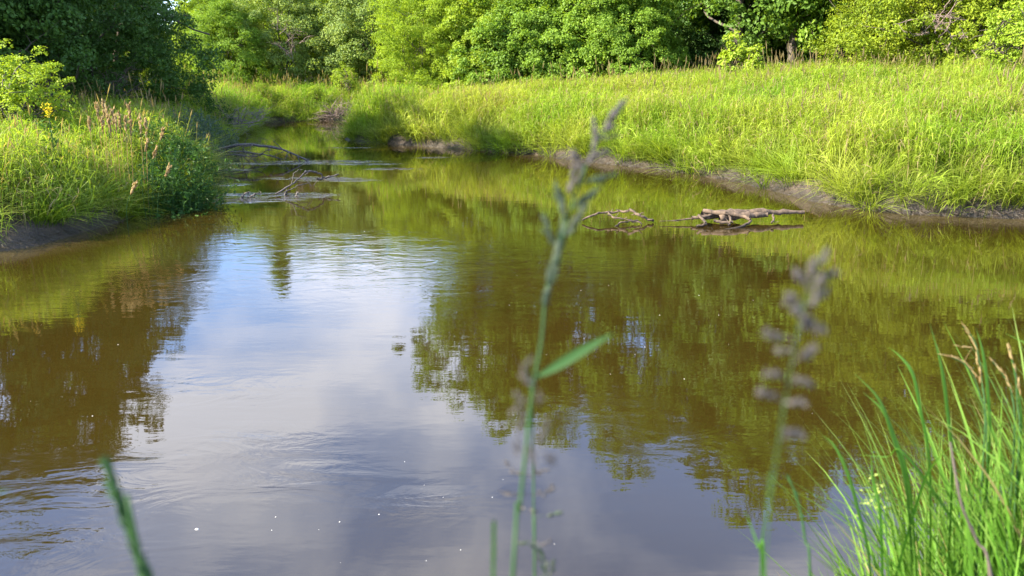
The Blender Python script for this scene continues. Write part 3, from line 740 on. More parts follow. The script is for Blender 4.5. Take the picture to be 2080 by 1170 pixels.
grass_field('bank_grass', (-24, -3.5, 9, 29), 19.0,
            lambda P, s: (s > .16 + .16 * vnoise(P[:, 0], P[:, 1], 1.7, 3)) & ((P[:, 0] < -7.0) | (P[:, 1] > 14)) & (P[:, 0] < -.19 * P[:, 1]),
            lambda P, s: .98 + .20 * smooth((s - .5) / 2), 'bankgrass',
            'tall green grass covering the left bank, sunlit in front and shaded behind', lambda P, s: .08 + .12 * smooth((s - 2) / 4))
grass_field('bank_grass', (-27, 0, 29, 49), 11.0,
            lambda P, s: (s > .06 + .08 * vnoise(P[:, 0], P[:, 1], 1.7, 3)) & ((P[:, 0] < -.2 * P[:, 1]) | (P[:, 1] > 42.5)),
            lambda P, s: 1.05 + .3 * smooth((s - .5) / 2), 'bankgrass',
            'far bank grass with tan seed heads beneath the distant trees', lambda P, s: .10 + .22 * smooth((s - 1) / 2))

# ------------------------------------------------------------------ dead wood in and beside the river
def branch_mb(ctrl, r0, r1, twigs=0, tl=.4, n=18, sides=7, mb=None, jit=.015, updown=0.5):
    mb = mb or MB(); P = curve_pts(ctrl, n) + rng.normal(size=(n, 3)) * jit * np.linspace(.3, 1, n)[:, None]
    mb.tube(P, np.linspace(r0, r1, n) * (1 + .12 * rng.normal(size=n)), sides, rng.uniform())
    for k in range(twigs):
        q = rng.integers(n // 5, n - 1); d = unit(P[min(q + 1, n - 1)] - P[q - 1] + rng.normal(size=3) * .9 * np.array([1, .6, updown]))
        L = tl * rng.uniform(.4, 1.1); e = P[q] + d * L
        T = curve_pts([P[q], (P[q] + e) / 2 + rng.normal(size=3) * L * .12, e], 6)
        rr = r0 + (r1 - r0) * q / n; mb.tube(T, np.linspace(rr * .55, .004, 6), 5, rng.uniform())
        if L > .3:
            for _ in range(2):
                b = T[3]; e2 = b + unit(d + rng.normal(size=3) * .7) * L * .45
                mb.tube(curve_pts([b, (b + e2) / 2 + rng.normal(size=3) * L * .05, e2], 5), np.linspace(rr * .3, .003, 5), 4, rng.uniform())
    return mb
def rel(pts, o): return [np.asarray(p) - o for p in pts]
def pxz(px, py, y): return at_y(px, py, y)
def dead(name, label, cat, group, mat, strands, root=None, twigs=0, tl=.4):
    """strands: list of (points in world space, r0, r1)"""
    o = np.asarray(root if root is not None else strands[0][0][0], float)
    mb = MB()
    for k, (P, r0, r1) in enumerate(strands): branch_mb(rel(P, o), r0, r1, twigs if k < 3 else 0, tl, 16, 7, mb, .012)
    ob = mb.build(name, M[mat]); ob.location = o
    return tag(ob, label, cat, group)
# the bare arched branch reaching out of the shaded bank into the riffle
y0 = at(620, 327)[1]
dead('fallen_branch', 'long dark bare branch arching from the left bank down into the riffle', 'branch', 'branches fallen in the river', 'wetwood', [
    ([pxz(418, 318, y0 - .6), pxz(450, 302, y0 - .4), pxz(495, 294, y0 - .3), pxz(545, 298, y0 - .2), pxz(590, 310, y0 - .1), pxz(632, 331, y0)], .055, .022),
    ([pxz(420, 322, y0 - .5), pxz(455, 310, y0 - .3), pxz(500, 309, y0), pxz(545, 316, y0 + .2), pxz(585, 330, y0 + .4)], .035, .012),
    ([pxz(425, 320, y0 - .7), pxz(470, 314, y0 - .8), pxz(520, 318, y0 - .7), pxz(545, 305, y0 - .8)], .026, .01)], twigs=9, tl=.65)
y1 = at(505, 402)[1]
dead('fallen_branch', 'thin forked branch rising from the nearer white riffle and dipping back right', 'branch', 'branches fallen in the river', 'wetwood', [
    ([pxz(560, 394, y1 + .3), pxz(592, 375, y1 + .5), pxz(613, 357, y1 + .8), pxz(622, 346, y1 + 1)], .02, .014),
    ([pxz(618, 350, y1 + .9), pxz(640, 349, y1 + 1.2), pxz(662, 363, y1 + 1.4)], .022, .02),
    ([pxz(645, 364, y1 + 1.3), pxz(664, 361, y1 + 1.4), pxz(688, 354, y1 + 1.5)], .03, .012),
    ([pxz(575, 392, y1 + .3), pxz(605, 378, y1 + .5), pxz(626, 371, y1 + .7)], .012, .006),
    ([pxz(592, 375, y1 + .5), pxz(598, 352, y1 + .55), pxz(613, 343, y1 + .6)], .01, .005)], twigs=2, tl=.3)
for a, b, lab in [((487, 402), (508, 388), 'dark twig stub at the left end of the nearer white riffle'), ((503, 400), (530, 393), 'dark twig stub lying low right of the first stub'), ((577, 396), (584, 388), 'short dark stub in the middle of the nearer white riffle'), ((600, 399), (606, 391), 'short dark stub at the right end of the nearer white riffle')]:
    A = at(*a) - np.array([0, 0, .05]); B = pxz(b[0], b[1], A[1] + .1)
    dead('twig_stub', lab, 'branch', 'twig stubs in the riffle', 'wetwood', [([A, (A + B) / 2 + [0, 0, .04], B], .024, .008)], twigs=3, tl=.18)
yy = at(436, 385)[1]
dead('twig_stub', 'upright dark stick in the shaded water under the leafy corner clump', 'branch', 'twig stubs in the riffle', 'wetwood', [([pxz(435, 396, yy), pxz(435, 375, yy), pxz(434, 366, yy)], .018, .008), ([pxz(427, 386, yy), pxz(437, 384, yy)], .008, .006)])
dead('sunken_log', 'pale grey log end lying in the water beneath the arching branch', 'log', None, 'deadwood', [([pxz(425, 338, y0 - 1.2), pxz(440, 334, y0 - 1.1), pxz(456, 345, y0 - 1.4)], .09, .03)])
# driftwood islands
d1 = at(1270, 450)[1]
dead('driftwood_branch', 'sunlit forked branch standing out of open water left of the driftwood log', 'driftwood', 'driftwood in the river', 'driftwood', [
    ([pxz(1183, 447, d1 - .1), pxz(1215, 433, d1), pxz(1250, 431, d1 + .1), pxz(1280, 428, d1)], .016, .022),
    ([pxz(1277, 425, d1), pxz(1300, 438, d1 - .1), pxz(1327, 449, d1 - .1)], .026, .02),
    ([pxz(1236, 433, d1), pxz(1248, 442, d1 - .2), pxz(1275, 445, d1 - .2), pxz(1305, 456, d1 - .3)], .016, .014),
    ([pxz(1244, 470, d1 - .5), pxz(1254, 456, d1 - .4), pxz(1275, 449, d1 - .3), pxz(1300, 448, d1 - .2)], .016, .012),
    ([pxz(1274, 471, d1 - .5), pxz(1279, 463, d1 - .5), pxz(1288, 466, d1 - .45)], .012, .01)], twigs=5, tl=.14)
d2 = at(1500, 455)[1]
def log_mb(A, B, r0, r1):
    mb = MB(); n = 26; P = curve_pts([A, (A + B) / 2 + np.array([0, 0, .02]), B], n) + rng.normal(size=(n, 3)) * .006
    mb.tube(P, np.linspace(r0, r1, n) * (1 + .16 * np.sin(np.linspace(0, 25, n)) + .08 * rng.normal(size=n)), 10, .5); return mb
o = at(1500, 452); root = empty('driftwood_log', o); tag(root, 'weathered driftwood log with broken limbs, floating low off the right bank', 'driftwood', 'driftwood in the river')
lm = log_mb(pxz(1425, 436, d2 + .25) - o, pxz(1632, 431, d2 + .45) - o, .085, .03)
lm2 = log_mb(pxz(1460, 443, d2 + .1) - o, pxz(1560, 437, d2 + .2) - o, .075, .04); lm.add(np.concatenate(lm2.V), np.concatenate(lm2.F), .4)
lm.build('trunk', M['driftwood'], root)
for P, a, b in [([(1428, 428, .2), (1460, 433, .1), (1500, 437, 0), (1525, 445, -.1)], .045, .03), ([(1405, 443, .1), (1430, 440, .1), (1460, 433, .2)], .03, .02), ([(1418, 437, 0), (1428, 446, -.1), (1432, 456, -.25), (1416, 460, -.3)], .026, .02),
                ([(1480, 434, .1), (1484, 446, -.1), (1481, 459, -.3)], .02, .014), ([(1430, 473, -.5), (1470, 468, -.45), (1505, 460, -.3), (1525, 450, -.1)], .02, .026), ([(1450, 448, -.15), (1470, 452, -.2), (1490, 450, -.2)], .03, .02),
                ([(1570, 436, .1), (1572, 447, -.1), (1567, 452, -.2)], .018, .014), ([(1340, 449, .02), (1370, 448, .04), (1410, 444, .12), (1440, 441, .15)], .005, .018)]:
    branch_mb(rel([pxz(p[0], p[1], d2 + p[2]) for p in P], o), a, b, 2, .12, 12, 6, None, .008).build('limb', M['driftwood'], root)
# sticks lying on the banks
def bank_stick(a, b, r, label, mat='deadwood', lift=.03):
    A = at(*a); B = at(*b); A[2] = max(gz(A[0], A[1]), 0) + lift; B[2] = max(gz(B[0], B[1]), 0) + lift
    A2 = pxz(a[0], a[1], A[1]); B2 = pxz(b[0], b[1], B[1])
    dead('bank_stick', label, 'stick', 'sticks on the banks', mat, [([A2, (A2 + B2) / 2 + [0, 0, .02], B2], r, r * .6)])
bank_stick((1592, 392), (1620, 352), .016, 'pale stick leaning on the mud of the right bank, taller of two', lift=.12)
bank_stick((1655, 392), (1682, 376), .014, 'short pale stick lying on the mud right of the taller leaning one', lift=.1)
bank_stick((160, 437), (250, 451), .016, 'thin grey stick hanging from the left bank over the water edge', lift=.1)
dead('bank_stick', 'pale forked driftwood limb on the far left waterline near the bend', 'stick', 'sticks on the banks', 'driftwood', [
    ([pxz(516, 248, 40.2), pxz(530, 245, 40.4), pxz(548, 237, 40.8)], .06, .03), ([pxz(528, 252, 40.2), pxz(540, 248, 40.2), pxz(552, 240, 40.6)], .035, .02), ([pxz(515, 256, 40), pxz(530, 258, 39.8), pxz(540, 262, 39.5)], .04, .02)])
for px, lab in ((632, 'pale post like stick standing at the far waterline, left one'), (650, 'pale short stick at the far waterline between the two others'), (664, 'pale post like stick beside the brown brush pile at the far waterline')):
    dead('water_stick', lab, 'stick', 'pale sticks at the far waterline', 'driftwood', [([pxz(px, 246, 43.0), pxz(px + 1, 240, 43.0), pxz(px - 1 + (px == 632) * -8, 236, 43.1)], .035, .025)])
# heap of brown dead twigs on the far bank, grey snag and grey heap on the left bank
def twig_heap(name, label, px, y, w, h, n, mat, up=.5, r=.018, zoff=0.0):
    x = px_y(px, y); o = np.array([x, y, gz(x, y) + zoff]); mb = MB()
    for k in range(n):
        a = rng.uniform(0, 6.28); b = np.array([math.cos(a) * w * rng.uniform(0, .7), math.sin(a) * w * .4 * rng.uniform(0, 1), rng.uniform(0, h * .35)])
        d = unit(np.array([rng.normal() * .9, rng.normal() * .6, abs(rng.normal()) * up])); L = rng.uniform(.4, 1.0) * max(w, h) * .9
        branch_mb([b, b + d * L * .5 + rng.normal(size=3) * .1 * L, b + d * L + np.array([0, 0, -.12 * L])], r * rng.uniform(.6, 1.4), .005, 3, L * .4, 8, 5, mb, .01)
    ob = mb.build(name, M[mat]); ob.location = o; tag(ob, label, 'dead branches', 'heaps of dead branches')
twig_heap('brush_pile', 'brown heap of tangled dead twigs at the far end of the river', 682, 42.4, 1.25, 1.6, 95, 'brush', .75, .024)
twig_heap('brush_pile', 'grey tangle of dead branches hanging over the shaded left waterline', 452, 30.5, 1.5, .9, 46, 'deadwood', .35, .018, .25)
twig_heap('brush_pile', 'low grey dead branches on the left bank close to the pale forked limb', 490, 36.5, 1.4, .6, 34, 'deadwood', .3, .018, .1)
x = px_y(222, 26.5); o = np.array([x, 26.5, gz(x, 26.5)])
sn = MB(); branch_mb([np.zeros(3) - [0, 0, .2], [.05, 0, .8], [.22, .1, 1.5]], .16, .08, 0, .4, 10, 8, sn)
for k in range(16):
    b = np.array([.05 + .01 * k, 0, .6 + .06 * k]); d = unit(np.array([rng.normal() * .7 + .45, rng.normal() * .4, rng.uniform(.0, 1.1)])); L = rng.uniform(.8, 1.9)
    branch_mb([b, b + d * L * .5 + [0, 0, .08], b + d * L], .03, .006, 5, .5, 10, 5, sn)
ob = sn.build('dead_snag', M['deadwood']); ob.location = o; tag(ob, 'grey bare snag with reaching twigs in the shade of the left grove', 'dead tree')
def bare_twigs(px, py, y, n, spread, label_word):
    root = next(o for o in COL.objects if o.get('label', '').startswith(label_word)); mb = MB(); c = pxz(px, py, y)
    for k in range(n):
        b = c + rng.normal(size=3) * np.array([spread * .3, .2, spread * .3]); d = unit(np.array([rng.normal(), -.3, rng.normal() * .8 + .2])); L = spread * rng.uniform(.5, 1.2)
        branch_mb([b, b + d * L * .5 + rng.normal(size=3) * .1, b + d * L], .024, .006, 5, L * .45, 9, 5, mb, .02)
    me = mb.mesh('dead_branches'); ob = link('dead_branches', me, M['brush'], root)
    bpy.context.view_layer.update(); ob.matrix_parent_inverse = root.matrix_world.inverted()
bare_twigs(583, 92, 47.0, 12, 1.3, 'grey green tree with bare grey twigs'); bare_twigs(1905, 55, 25.6, 9, .9, 'large yellow green tree'); bare_twigs(1960, 80, 24.8, 6, .7, 'smaller yellow green tree')
ya = 29.0
dead('arching_branch', 'dark bare branch arching out of the left grove against bright leaves', 'branch', None, 'bark', [
    ([pxz(236, 110, ya + .5), pxz(245, 50, ya + .3), pxz(270, 18, ya), pxz(310, 20, ya - .2), pxz(350, 38, ya - .4), pxz(385, 56, ya - .6), pxz(425, 70, ya - .8)], .09, .02),
    ([pxz(345, 36, ya - .4), pxz(365, 30, ya - .3), pxz(392, 34, ya - .2)], .03, .008), ([pxz(232, 190, ya + .6), pxz(234, 150, ya + .6), pxz(236, 105, ya + .5)], .12, .09)])

# ------------------------------------------------------------------ tall single plants of the left bank
def plume(px, py, y, base_px, label, bend=0.0, mat='plume', L=.26):
    tip = pxz(px, py, y); bx = px_y(base_px, y); b = np.array([bx, y, gz(bx, y)]); t_ = tip - b
    root = empty('grass_plume', b); P = curve_pts([[0, 0, -.05], t_ * .55 + [-bend * .1, 0, .08 * bend], t_], 10)
    s = MB(); s.tube(P, np.linspace(.006, .003, 10), 5); s.build('stalk', M['plume' if bend == 0 else 'stem'], root)
    h = MB(); g = unit(P[-1] - P[-2])
    for k in range(34):
        u = rng.uniform(-1, 0.05); c = P[-1] + g * u * L + rng.normal(size=3) * .012 * (1.3 + u)
        h.spindle(c, g + rng.normal(size=3) * .28, .07, .012, 5, rng.uniform())
    h.build('seed_head', M[mat], root); tag(root, label, 'grass stalk', 'dry plumes on the left bank')
for k, (px, py, y, bp, d) in enumerate([(196, 212, 14.6, 200, 0), (209, 206, 14.8, 208, 0), (216, 216, 14.5, 214, 0), (228, 222, 14.7, 222, 0), (234, 236, 14.4, 230, 0), (242, 232, 14.6, 236, 0), (221, 238, 14.3, 222, 0),
                                        (254, 236, 14.5, 246, 0), (262, 214, 14.8, 254, 0), (265, 244, 14.4, 252, 0), (284, 240, 14.5, 276, 0), (296, 246, 14.4, 280, 0), (206, 240, 14.4, 208, 0), (180, 238, 14.4, 182, 0)]):
    plume(px, py, y, bp, 'tan pink dry grass plume in the bunch at the top of the left bank')
for px, py, y, bp, lab in [(332, 262, 14.2, 288, 'green stalk with pale head arching highest over the leafy corner'), (318, 300, 14.0, 284, 'green stalk with pale head arching below the highest one'), (300, 285, 13.9, 276, 'short pale headed stalk inside the two arching ones'),
                           (345, 338, 13.7, 296, 'drooping pale headed stalk lowest over the river side of the left bank'), (276, 372, 13.0, 236, 'pale headed stalk drooping over the shaded face of the left bank')]:
    plume(px, py, y, bp, lab, 1.0, 'plume', .2)
y = 13.6; x = px_y(97, y); root = empty('yellow_weed', (x, y, gz(x, y))); t_ = pxz(97, 222, y) - np.array([x, y, gz(x, y)])
s = MB(); s.tube(curve_pts([[0, 0, -.05], t_ * .5 + [.03, 0, 0], t_], 8), np.linspace(.011, .006, 8), 5); s.build('stem', M['stem'], root)
n = 150; C = rng.normal(size=(n, 3)) * np.array([.035, .035, .055]) + t_; mfl = leaves(C, unit(rng.normal(size=(n, 3)) + [0, -.4, .5]), rng.uniform(.015, .03, n), rng.uniform(0, 1, n), .9, 'blossom'); link('blossom', mfl, M['yellow'], root)
n = 120; u = rng.uniform(.15, .85, n); C = t_ * u[:, None] + rng.normal(size=(n, 3)) * .07; link('foliage', leaves(C, unit(rng.normal(size=(n, 3)) + [0, 0, .6]), rng.uniform(.06, .11, n), rng.uniform(0, 1, n), .4, 'foliage'), M['weed'], root)
tag(root, 'tall weed with a bright yellow flower head among the left bank grass', 'flower')
# white fluff drifting on the water
fl = MB(); fl.add(*(lambda t_: (np.array([[math.cos(a) * r, math.sin(a) * r, z] for r, z in ((1, 0), (.8, .35), (.15, .5)) for a in np.linspace(0, 6.28, 7)[:6]]) * .008, np.array([[i * 6 + j, i * 6 + (j + 1) % 6, i * 6 + 6 + (j + 1) % 6, i * 6 + 6 + j] for i in range(2) for j in range(6)])))(0))
me_fl = fl.mesh('fluff')
spots = [(400, 1075), (552, 1077), (648, 1076), (692, 1143), (866, 1139), (900, 1010), (936, 1117), (1022, 974), (1000, 1010), (1126, 1105), (822, 938), (150, 905), (84, 660), (62, 815), (126, 806), (188, 845), (690, 1060), (560, 1050), (770, 1045), (862, 985),
         (1580, 668), (1480, 700), (1340, 640), (1420, 600), (1390, 770), (1180, 590), (1110, 720), (1220, 690), (1650, 840), (1560, 900), (300, 760), (240, 700), (960, 405), (740, 470), (1050, 560), (1290, 720), (1310, 705), (1730, 700), (1236, 580), (1035, 620), (1460, 640), (1530, 610), (990, 700), (1240, 760)]
for k, (px, py) in enumerate(spots):
    p = at(px, py); o = bpy.data.objects.new('fluff_speck', me_fl); COL.objects.link(o); o.location = (p[0], p[1], .0)
    s = (1.2 if k == 0 else rng.uniform(.16, .5)) * (p[1] / 5) ** .35; o.scale = (s * 1.3, s, s)
    if len(me_fl.materials) == 0: me_fl.materials.append(M['fluff'])
    if k == 0: tag(o, 'largest white fluff flake on the cloud reflection, low in the open water', 'fluff', 'white fluff drifting on the river')
    else: tag(o, 'tiny white fluff speck drifting on the river surface', 'fluff', 'white fluff drifting on the river')

# ------------------------------------------------------------------ foreground stalks, close to the lens
def stalk_pts(pts, dep, extra=True):
    P = [at_d(px, py, dep + dd) for px, py, dd in pts]
    return P
def ground_foot(P0, P1):
    """carry a stalk on down to the bank"""
    d = unit(P0 - P1); d = unit(d + np.array([0, .0, -1.2])); g = P0.copy()
    for _ in range(40):
        g = g + d * .05
        if g[2] < gz(g[0], g[1]): break
    return g
STEM = {}
def fg_stalk(name, label, pts, dep, r0, r1, group='grass stalks close to the camera', mat='stem'):
    P = stalk_pts(pts, dep); foot = ground_foot(P[0], P[1]); root = empty(name, foot)
    mid = (foot * .55 + P[0] * .45)
    C = curve_pts(rel([foot - [0, 0, .03], mid] + P, foot), 40)
    s = MB(); s.tube(C, np.linspace(r0, r1, 40) * (1 + .06 * np.sin(np.arange(40) * 1.3) + .5 * (np.arange(40) % 9 == 4)), 8); s.build('stem', M[mat], root); STEM[root.name] = C
    tag(root, label, 'grass stalk', group)
    return root, foot
def spikelet(root, foot, px, py, dep, L, wid, ang, mat, n=9, loose=.35):
    """a bundle of pointed florets; ang = direction in the picture plane, degrees, 90 = up"""
    a = R(ang); right = np.array([1.0, 0, 0]); up = np.array([0, math.sin(R(PITCH)), math.cos(R(PITCH))])
    d = right * math.cos(a) + up * math.sin(a); c = at_d(px, py, dep) - foot; mb = MB()
    C = STEM[root.name]; q = c - d * L * .35; k0 = int(np.argmin(np.linalg.norm(C - q + np.array([0, 0, L * .25]), axis=1)))
    if np.linalg.norm(C[k0] - q) < .06: mb.tube(curve_pts([C[k0], (C[k0] + q) / 2 + [0, 0, .1 * L], q], 6), np.linspace(.0005, .0003, 6), 4)
    n = int(n * 1.7)
    for k in range(n):
        u = rng.uniform(-.6, .6); off = unit(rng.normal(size=3)) * wid * .32 * (1 - abs(u))
        mb.spindle(c + d * u * L * .7 + off, d + rng.normal(size=3) * loose, L * rng.uniform(.3, .5), wid * rng.uniform(.09, .17), 5, rng.uniform())
    return mb.build('spikelet', M[mat], root)
PXM = 1 / FPX
D = .62; k_ = D * PXM
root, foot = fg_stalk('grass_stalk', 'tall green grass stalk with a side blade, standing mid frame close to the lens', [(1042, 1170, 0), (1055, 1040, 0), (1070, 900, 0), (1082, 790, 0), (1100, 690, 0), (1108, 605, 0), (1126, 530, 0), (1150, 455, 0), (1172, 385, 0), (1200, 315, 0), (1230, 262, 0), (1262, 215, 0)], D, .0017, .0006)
for px, py, L, w, a, m in [(1258, 222, 40, 20, 55, 'purple'), (1240, 243, 44, 24, 65, 'purple'), (1232, 262, 30, 16, 20, 'purple'), (1210, 270, 52, 20, 100, 'purple'), (1207, 292, 30, 16, 80, 'purple'), (1232, 280, 44, 12, 15, 'purple'), (1178, 335, 52, 24, 120, 'purple'), (1200, 322, 34, 18, 60, 'purple'), (1220, 312, 46, 14, 20, 'purple'),
                           (1218, 362, 62, 20, 12, 'spike'), (1160, 372, 44, 24, 75, 'purple'), (1178, 365, 36, 16, 80, 'purple'), (1186, 405, 62, 20, 38, 'spike'), (1140, 412, 78, 20, 105, 'spike'), (1168, 450, 70, 22, 58, 'spike'), (1114, 472, 60, 18, 108, 'spike'), (1136, 500, 88, 26, 75, 'spike'), (1130, 535, 70, 24, 85, 'spike'), (1112, 590, 84, 24, 78, 'spike')]:
    spikelet(root, foot, px, py, D + rng.uniform(-.006, .006), L * k_, w * k_, a, m, 12, .16)
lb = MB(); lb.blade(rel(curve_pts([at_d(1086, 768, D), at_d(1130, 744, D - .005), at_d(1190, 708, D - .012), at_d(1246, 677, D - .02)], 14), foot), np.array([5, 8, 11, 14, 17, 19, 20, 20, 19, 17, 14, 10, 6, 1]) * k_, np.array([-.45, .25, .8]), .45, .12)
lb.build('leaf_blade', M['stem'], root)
D2 = .85; k2 = D2 * PXM
root, foot = fg_stalk('grass_stalk', 'thin pale stalk with scattered purple florets just right of the tall mid frame stalk', [(1086, 1170, 0), (1084, 1050, 0), (1084, 950, 0), (1082, 860, -.1), (1078, 790, -.2), (1070, 735, -.25)], D2, .0014, .0006)
for px, py, L, w, a, m in [(1034, 945, 26, 14, 120, 'purple'), (1050, 961, 26, 12, 175, 'purple'), (1092, 962, 18, 12, 160, 'purple'), (1106, 957, 24, 12, 10, 'purple'), (1038, 1004, 34, 14, 170, 'purple'), (1114, 997, 28, 20, 50, 'purple'), (1100, 1003, 20, 12, 140, 'purple'), (1078, 1036, 36, 22, 160, 'purple'), (1120, 1045, 40, 16, 8, 'spike'),
                           (1059, 1104, 22, 12, 0, 'spike'), (1106, 1104, 26, 12, 20, 'purple'), (1095, 1122, 40, 18, 130, 'spike'), (1104, 1150, 44, 20, 110, 'spike'), (1122, 1155, 30, 16, 80, 'spike')]:
    spikelet(root, foot, px, py, D2 + rng.uniform(-.02, .02), L * k2, w * k2, a, m, 6, .3)
for px, py, L in [(1070, 745, 36), (1074, 775, 36), (1058, 810, 30), (1096, 810, 30), (1046, 830, 28), (1062, 850, 36), (1110, 870, 34), (1056, 880, 40), (1100, 895, 34), (1050, 910, 30), (1080, 925, 40), (1112, 928, 40)]:
    spikelet(root, foot, px, py, .45, L * .45 * PXM, 22 * .45 * PXM, rng.uniform(40, 140), 'purple', 6, .5)
D3 = .43; k3 = D3 * PXM
root, foot = fg_stalk('grass_stalk', 'blurred stalk with a grey purple branching seed head, right of the middle', [(1550, 1170, 0), (1558, 1060, 0), (1575, 940, 0), (1592, 830, 0), (1608, 740, 0), (1628, 640, 0), (1648, 570, 0), (1668, 512, 0)], D3, .0006, .0003)
for px, py, L, w, a in [(1676, 522, 34, 22, 70), (1650, 545, 40, 26, 80), (1682, 560, 38, 24, 20), (1630, 566, 40, 28, 130), (1660, 582, 40, 24, 60), (1664, 606, 50, 30, 40), (1612, 618, 50, 34, 130), (1632, 640, 44, 24, 150), (1650, 662, 56, 32, 165), (1576, 682, 46, 28, 160), (1586, 712, 36, 18, 0), (1642, 718, 40, 28, 40), (1572, 762, 40, 22, 175), (1636, 776, 40, 20, 150), (1557, 801, 36, 28, 160), (1617, 818, 40, 20, 5), (1616, 881, 46, 26, 170)]:
    spikelet(root, foot, px, py, D3 + rng.uniform(-.01, .01), L * k3, w * k3, a, 'purple', 14, .5)
root, foot = fg_stalk('grass_spike', 'dark green narrow seed spike poking up at the lower left, close to the lens', [(292, 1172, 0), (278, 1120, 0), (255, 1050, 0), (235, 1000, 0), (218, 950, 0)], .5, .0016, .0008)
mb = MB(); P = curve_pts(rel([at_d(296, 1180, .5), at_d(275, 1110, .5), at_d(250, 1040, .5), at_d(232, 990, .5), at_d(215, 942, .5)], foot), 60)
for k in range(170):
    u = k / 170; c = P[int(u * 59)]; g = unit(P[min(int(u * 59) + 1, 59)] - P[max(int(u * 59) - 1, 0)]); w = 12 * .5 * PXM * (1 - u) ** .5
    mb.spindle(c + rng.normal(size=3) * w * .4, g + rng.normal(size=3) * .25, .010, .0011, 5, rng.uniform())
mb.build('seed_head', M['stem'], root)
def thin_blade(label, pts, dep, w, name='grass_shoot', mat='neargrass', side=(1, .3, .2), group='grass stalks close to the camera'):
    P = stalk_pts(pts, dep); foot = ground_foot(P[0], P[1]); C = curve_pts(rel([foot - [0, 0, .02], foot * .5 + P[0] * .5] + P, foot), 26)
    t = np.linspace(0, 1, 26); mb = MB(); mb.blade(C, w * np.minimum(1, np.minimum(.5 + t, (1 - t) * 3.5 + .03)), np.array(side), rng.uniform(.3, .8), .12)
    ob = mb.build(name, M[mat]); ob.location = foot; return tag(ob, label, 'grass blade', group)
thin_blade('short faint green blade tip beside the foot of the tall mid frame stalk', [(1002, 1175, 0), (1003, 1140, 0), (1004, 1105, 0)], .6, .0026)
thin_blade('small green blade tip entering at the left frame edge over the water', [(-120, 1300, 0), (-80, 1080, 0), (-25, 1006, 0), (24, 997, 0)], .5, .0035, side=(.1, .2, 1), mat='stem')
thin_blade('faint thin blade leaning left at the foot of the blurred purple stalk', [(1556, 1180, 0), (1540, 1110, 0), (1512, 1034, 0)], .9, .003)
thin_blade('thin green blade curving right beside the foot of the blurred purple stalk', [(1546, 1180, 0), (1545, 1120, 0), (1556, 1040, 0)], .9, .0035)
root, foot = fg_stalk('grass_spike', 'slender green spike between the blurred purple stalk and the bank grass', [(1646, 1180, 0), (1636, 1100, 0), (1626, 1040, 0), (1612, 995, 0), (1600, 966, 0)], 1.2, .0022, .0012)
for px, py, a in [(1605, 978, 115), (1612, 994, 120), (1620, 1014, 100), (1630, 1058, 105)]: spikelet(root, foot, px, py, 1.2, 34 * 1.2 * PXM, 8 * 1.2 * PXM, a, 'stem', 5, .1)

# ------------------------------------------------------------------ grass of the near bank, lower right
def near_grass():
    V = []; F = []; A = {'tint': [], 'hgt': [], 'seed': [], 'dry': []}; n = 0; segs = 9
    def put(P, wid, side, tint, dr):
        nonlocal n
        m = len(P); T = unit(np.gradient(P, axis=0)); N = np.cross(T, side); L_ = P - side * wid[:, None] / 2; R_ = P + side * wid[:, None] / 2; Mid = P - N * wid[:, None] * .16
        V.append(np.stack([L_, Mid, R_], 1).reshape(-1, 3)); i = np.arange(m - 1) * 3 + n
        F.append(np.stack([i, i + 1, i + 4, i + 3], -1)); F.append(np.stack([i + 1, i + 2, i + 5, i + 4], -1)); n += 3 * m
        for k, v in (('tint', tint), ('hgt', np.linspace(0, 1, m)), ('seed', 0), ('dry', dr)): A[k].append(np.repeat(np.broadcast_to(np.asarray(v, float), (m,)), 3))
    t = np.linspace(0, 1, segs + 1)
    for k in range(9000):
        y = rng.uniform(1.5, 3.6); lo = .465 * y + .06 * math.sin(y * 5); x = rng.uniform(lo, .70 * y + .75)
        e = min((x - lo) / .45, 1)
        if rng.uniform() > .5 + .5 * e: continue
        z = gz(x, y)
        if z < .1: continue
        h = rng.uniform(.45, 1.15) * (.45 + .55 * e) * (.66 + .34 * min((x / y - .36) / .2, 1)); a = rng.uniform(0, 6.28) if rng.uniform() < .75 else rng.normal(2.9, .7)
        d = np.array([math.cos(a), math.sin(a), 0]); ln = rng.uniform(.08, .65) * (1.3 - .5 * e); dr = rng.uniform(0, .7) * ln * h
        P = np.array([x, y, z - .03]) + d * (ln * h * t ** 2)[:, None] + np.array([0, 0, 1]) * (h * t - dr * t ** 3)[:, None]
        w = rng.uniform(.005, .015) * (1.4 if rng.uniform() < .1 else 1) * np.clip(np.minimum(.6 + 1.2 * t, 1.35 * (1 - t) ** .7 + .02), .02, 1)
        b = a + rng.normal() * .7; put(P, w, np.array([-math.sin(b), math.cos(b), 0]), rng.uniform(), (.9 if rng.uniform() < .025 else rng.uniform(0, .35) * t ** 5))
    # the low fine tussock at the foot
    for k in range(900):
        c = at_d(1800, 1120, 2.35); x = c[0] + rng.normal() * .13; y = c[1] + rng.normal() * .1; z = gz(x, y); a = rng.uniform(0, 6.28); d = np.array([math.cos(a), math.sin(a), 0]); h = rng.uniform(.30, .55)
        P = np.array([x, y, z - .03]) + d * (.75 * h * t ** 1.6)[:, None] + np.array([0, 0, 1]) * (h * (t - .62 * t ** 2.4))[:, None]
        put(P, np.full(len(t), .0035) * (1.05 - t), np.array([-d[1], d[0], 0]), rng.uniform(.6, 1.2), .25)
    me = mesh_np('near_bank_grass', np.concatenate(V), np.concatenate(F), {k: np.concatenate(v) for k, v in A.items()}, True)
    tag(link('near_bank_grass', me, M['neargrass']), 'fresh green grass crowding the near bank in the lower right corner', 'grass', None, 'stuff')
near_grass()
NB = 'tall blades over the near bank grass'
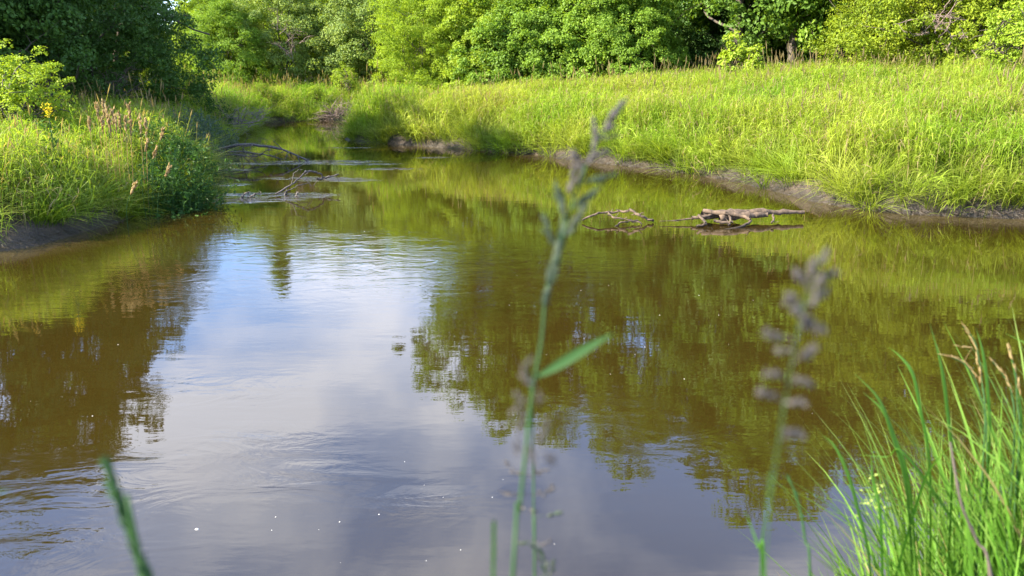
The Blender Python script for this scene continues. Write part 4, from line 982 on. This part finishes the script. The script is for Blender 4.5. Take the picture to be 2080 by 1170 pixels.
for label, pts, dep, w in [
    ('bright yellow green blade leaning farthest left out of the near bank grass', [(1768, 1150, 0), (1742, 1030, 0), (1722, 960, 0), (1695, 905, 0), (1671, 884, 0)], 1.8, .010),
    ('blade with dark bent tip second from the left over the near bank grass', [(1845, 1010, 0), (1812, 880, 0), (1785, 810, 0), (1735, 758, 0)], 1.9, .012),
    ('long blade curving up left between the two dark tipped ones', [(1850, 1000, 0), (1815, 880, 0), (1790, 830, 0), (1752, 796, 0)], 1.95, .011),
    ('tall dark tipped blade curving left above the middle of the near grass', [(1890, 960, 0), (1870, 830, 0), (1855, 760, 0), (1830, 725, 0), (1805, 705, 0)], 2.0, .012),
    ('tall upright blue green blade left of the pale seed tipped stalks', [(1935, 960, 0), (1925, 830, 0), (1912, 740, 0), (1888, 655, 0)], 2.0, .014),
    ('tall upright blade right of the pale seed tipped stalks', [(2010, 920, 0), (2008, 800, 0), (1998, 720, 0), (1982, 665, 0)], 2.0, .014),
    ('broad blade crossing low and leaning right over the near grass', [(1868, 1010, 0), (1900, 940, 0), (1960, 880, 0)], 1.9, .014),
    ('thin blade entering from the right frame edge above the near grass', [(2130, 720, 0), (2090, 700, 0), (2040, 676, 0)], 1.9, .008),
    ('narrow blade standing at the right frame edge, tallest there', [(2075, 900, 0), (2070, 800, 0), (2058, 740, 0), (2046, 702, 0)], 2.0, .010),
    ('horizontal green blade pointing left from the near grass over the brown water', [(1850, 935, 0), (1800, 928, 0), (1738, 924, 0)], 1.9, .010),
    ('upright short blade beside the small pale yellow flower spray', [(1790, 1060, 0), (1775, 980, 0), (1768, 918, 0)], 1.85, .010)]:
    thin_blade(label, pts, dep, w, 'grass_shoot', 'neargrass', (.9, .5, .1), NB)
for lab, pts, sp_ in [
    ('stalk with straw yellow husk leaning left near the top of the near grass', [(2005, 900, 0), (1990, 800, 0), (1965, 745, 0), (1925, 722, 0)], [(1975, 752, 130), (1950, 732, 150), (1930, 723, 170), (1962, 705, 172)]),
    ('stalk with tall straw yellow husk pointing up in the near grass', [(2000, 880, 0), (1995, 780, 0), (1982, 700, 0), (1955, 660, 0)], [(1965, 672, 125), (1978, 695, 115), (1985, 730, 95), (1990, 760, 95)]),
    ('straw husk stalk nearest the right frame edge in the near grass', [(2070, 900, 0), (2066, 820, 0), (2062, 760, 0), (2048, 700, 0)], [(2050, 712, 105), (2056, 735, 105), (2064, 765, 100), (2070, 790, 95)]),
    ('drooping straw husk stalk left of the one at the right frame edge', [(2060, 900, 0), (2055, 800, 0), (2040, 765, 0), (2015, 733, 0)], [(2022, 740, 130), (2036, 758, 125), (2050, 780, 115)])]:
    root, foot = fg_stalk('husk_stalk', lab, pts, 2.0, .0028, .0012, 'straw husk stalks of the near bank', 'stem')
    for px, py, a in sp_: spikelet(root, foot, px, py, 2.0, 40 * 2 * PXM, 8 * 2 * PXM, a, 'plume', 5, .08)
root, foot = fg_stalk('dead_stalk', 'grey dead stalk leaning in front of the near bank grass', [(2012, 1170, 0), (1985, 1100, 0), (1955, 1030, 0), (1942, 970, 0), (1930, 898, 0)], 1.45, .0034, .0022, None, 'bark')
root, foot = fg_stalk('wild_flower', 'small pale yellow flower spray low at the left of the near bank grass', [(1800, 1080, 0), (1790, 1040, 0), (1775, 1000, 0)], 1.9, .002, .001, None)
n = 36; C = np.array([at_d(rng.normal(1775, 18), rng.normal(1005, 16), 1.9 + rng.normal() * .02) for _ in range(n)]) - foot
link('blossom', leaves(C, unit(rng.normal(size=(n, 3)) + [0, -.3, .6]), rng.uniform(.006, .011, n), rng.uniform(.6, 1, n), .9, 'blossom'), M['leaf_grey'], root)
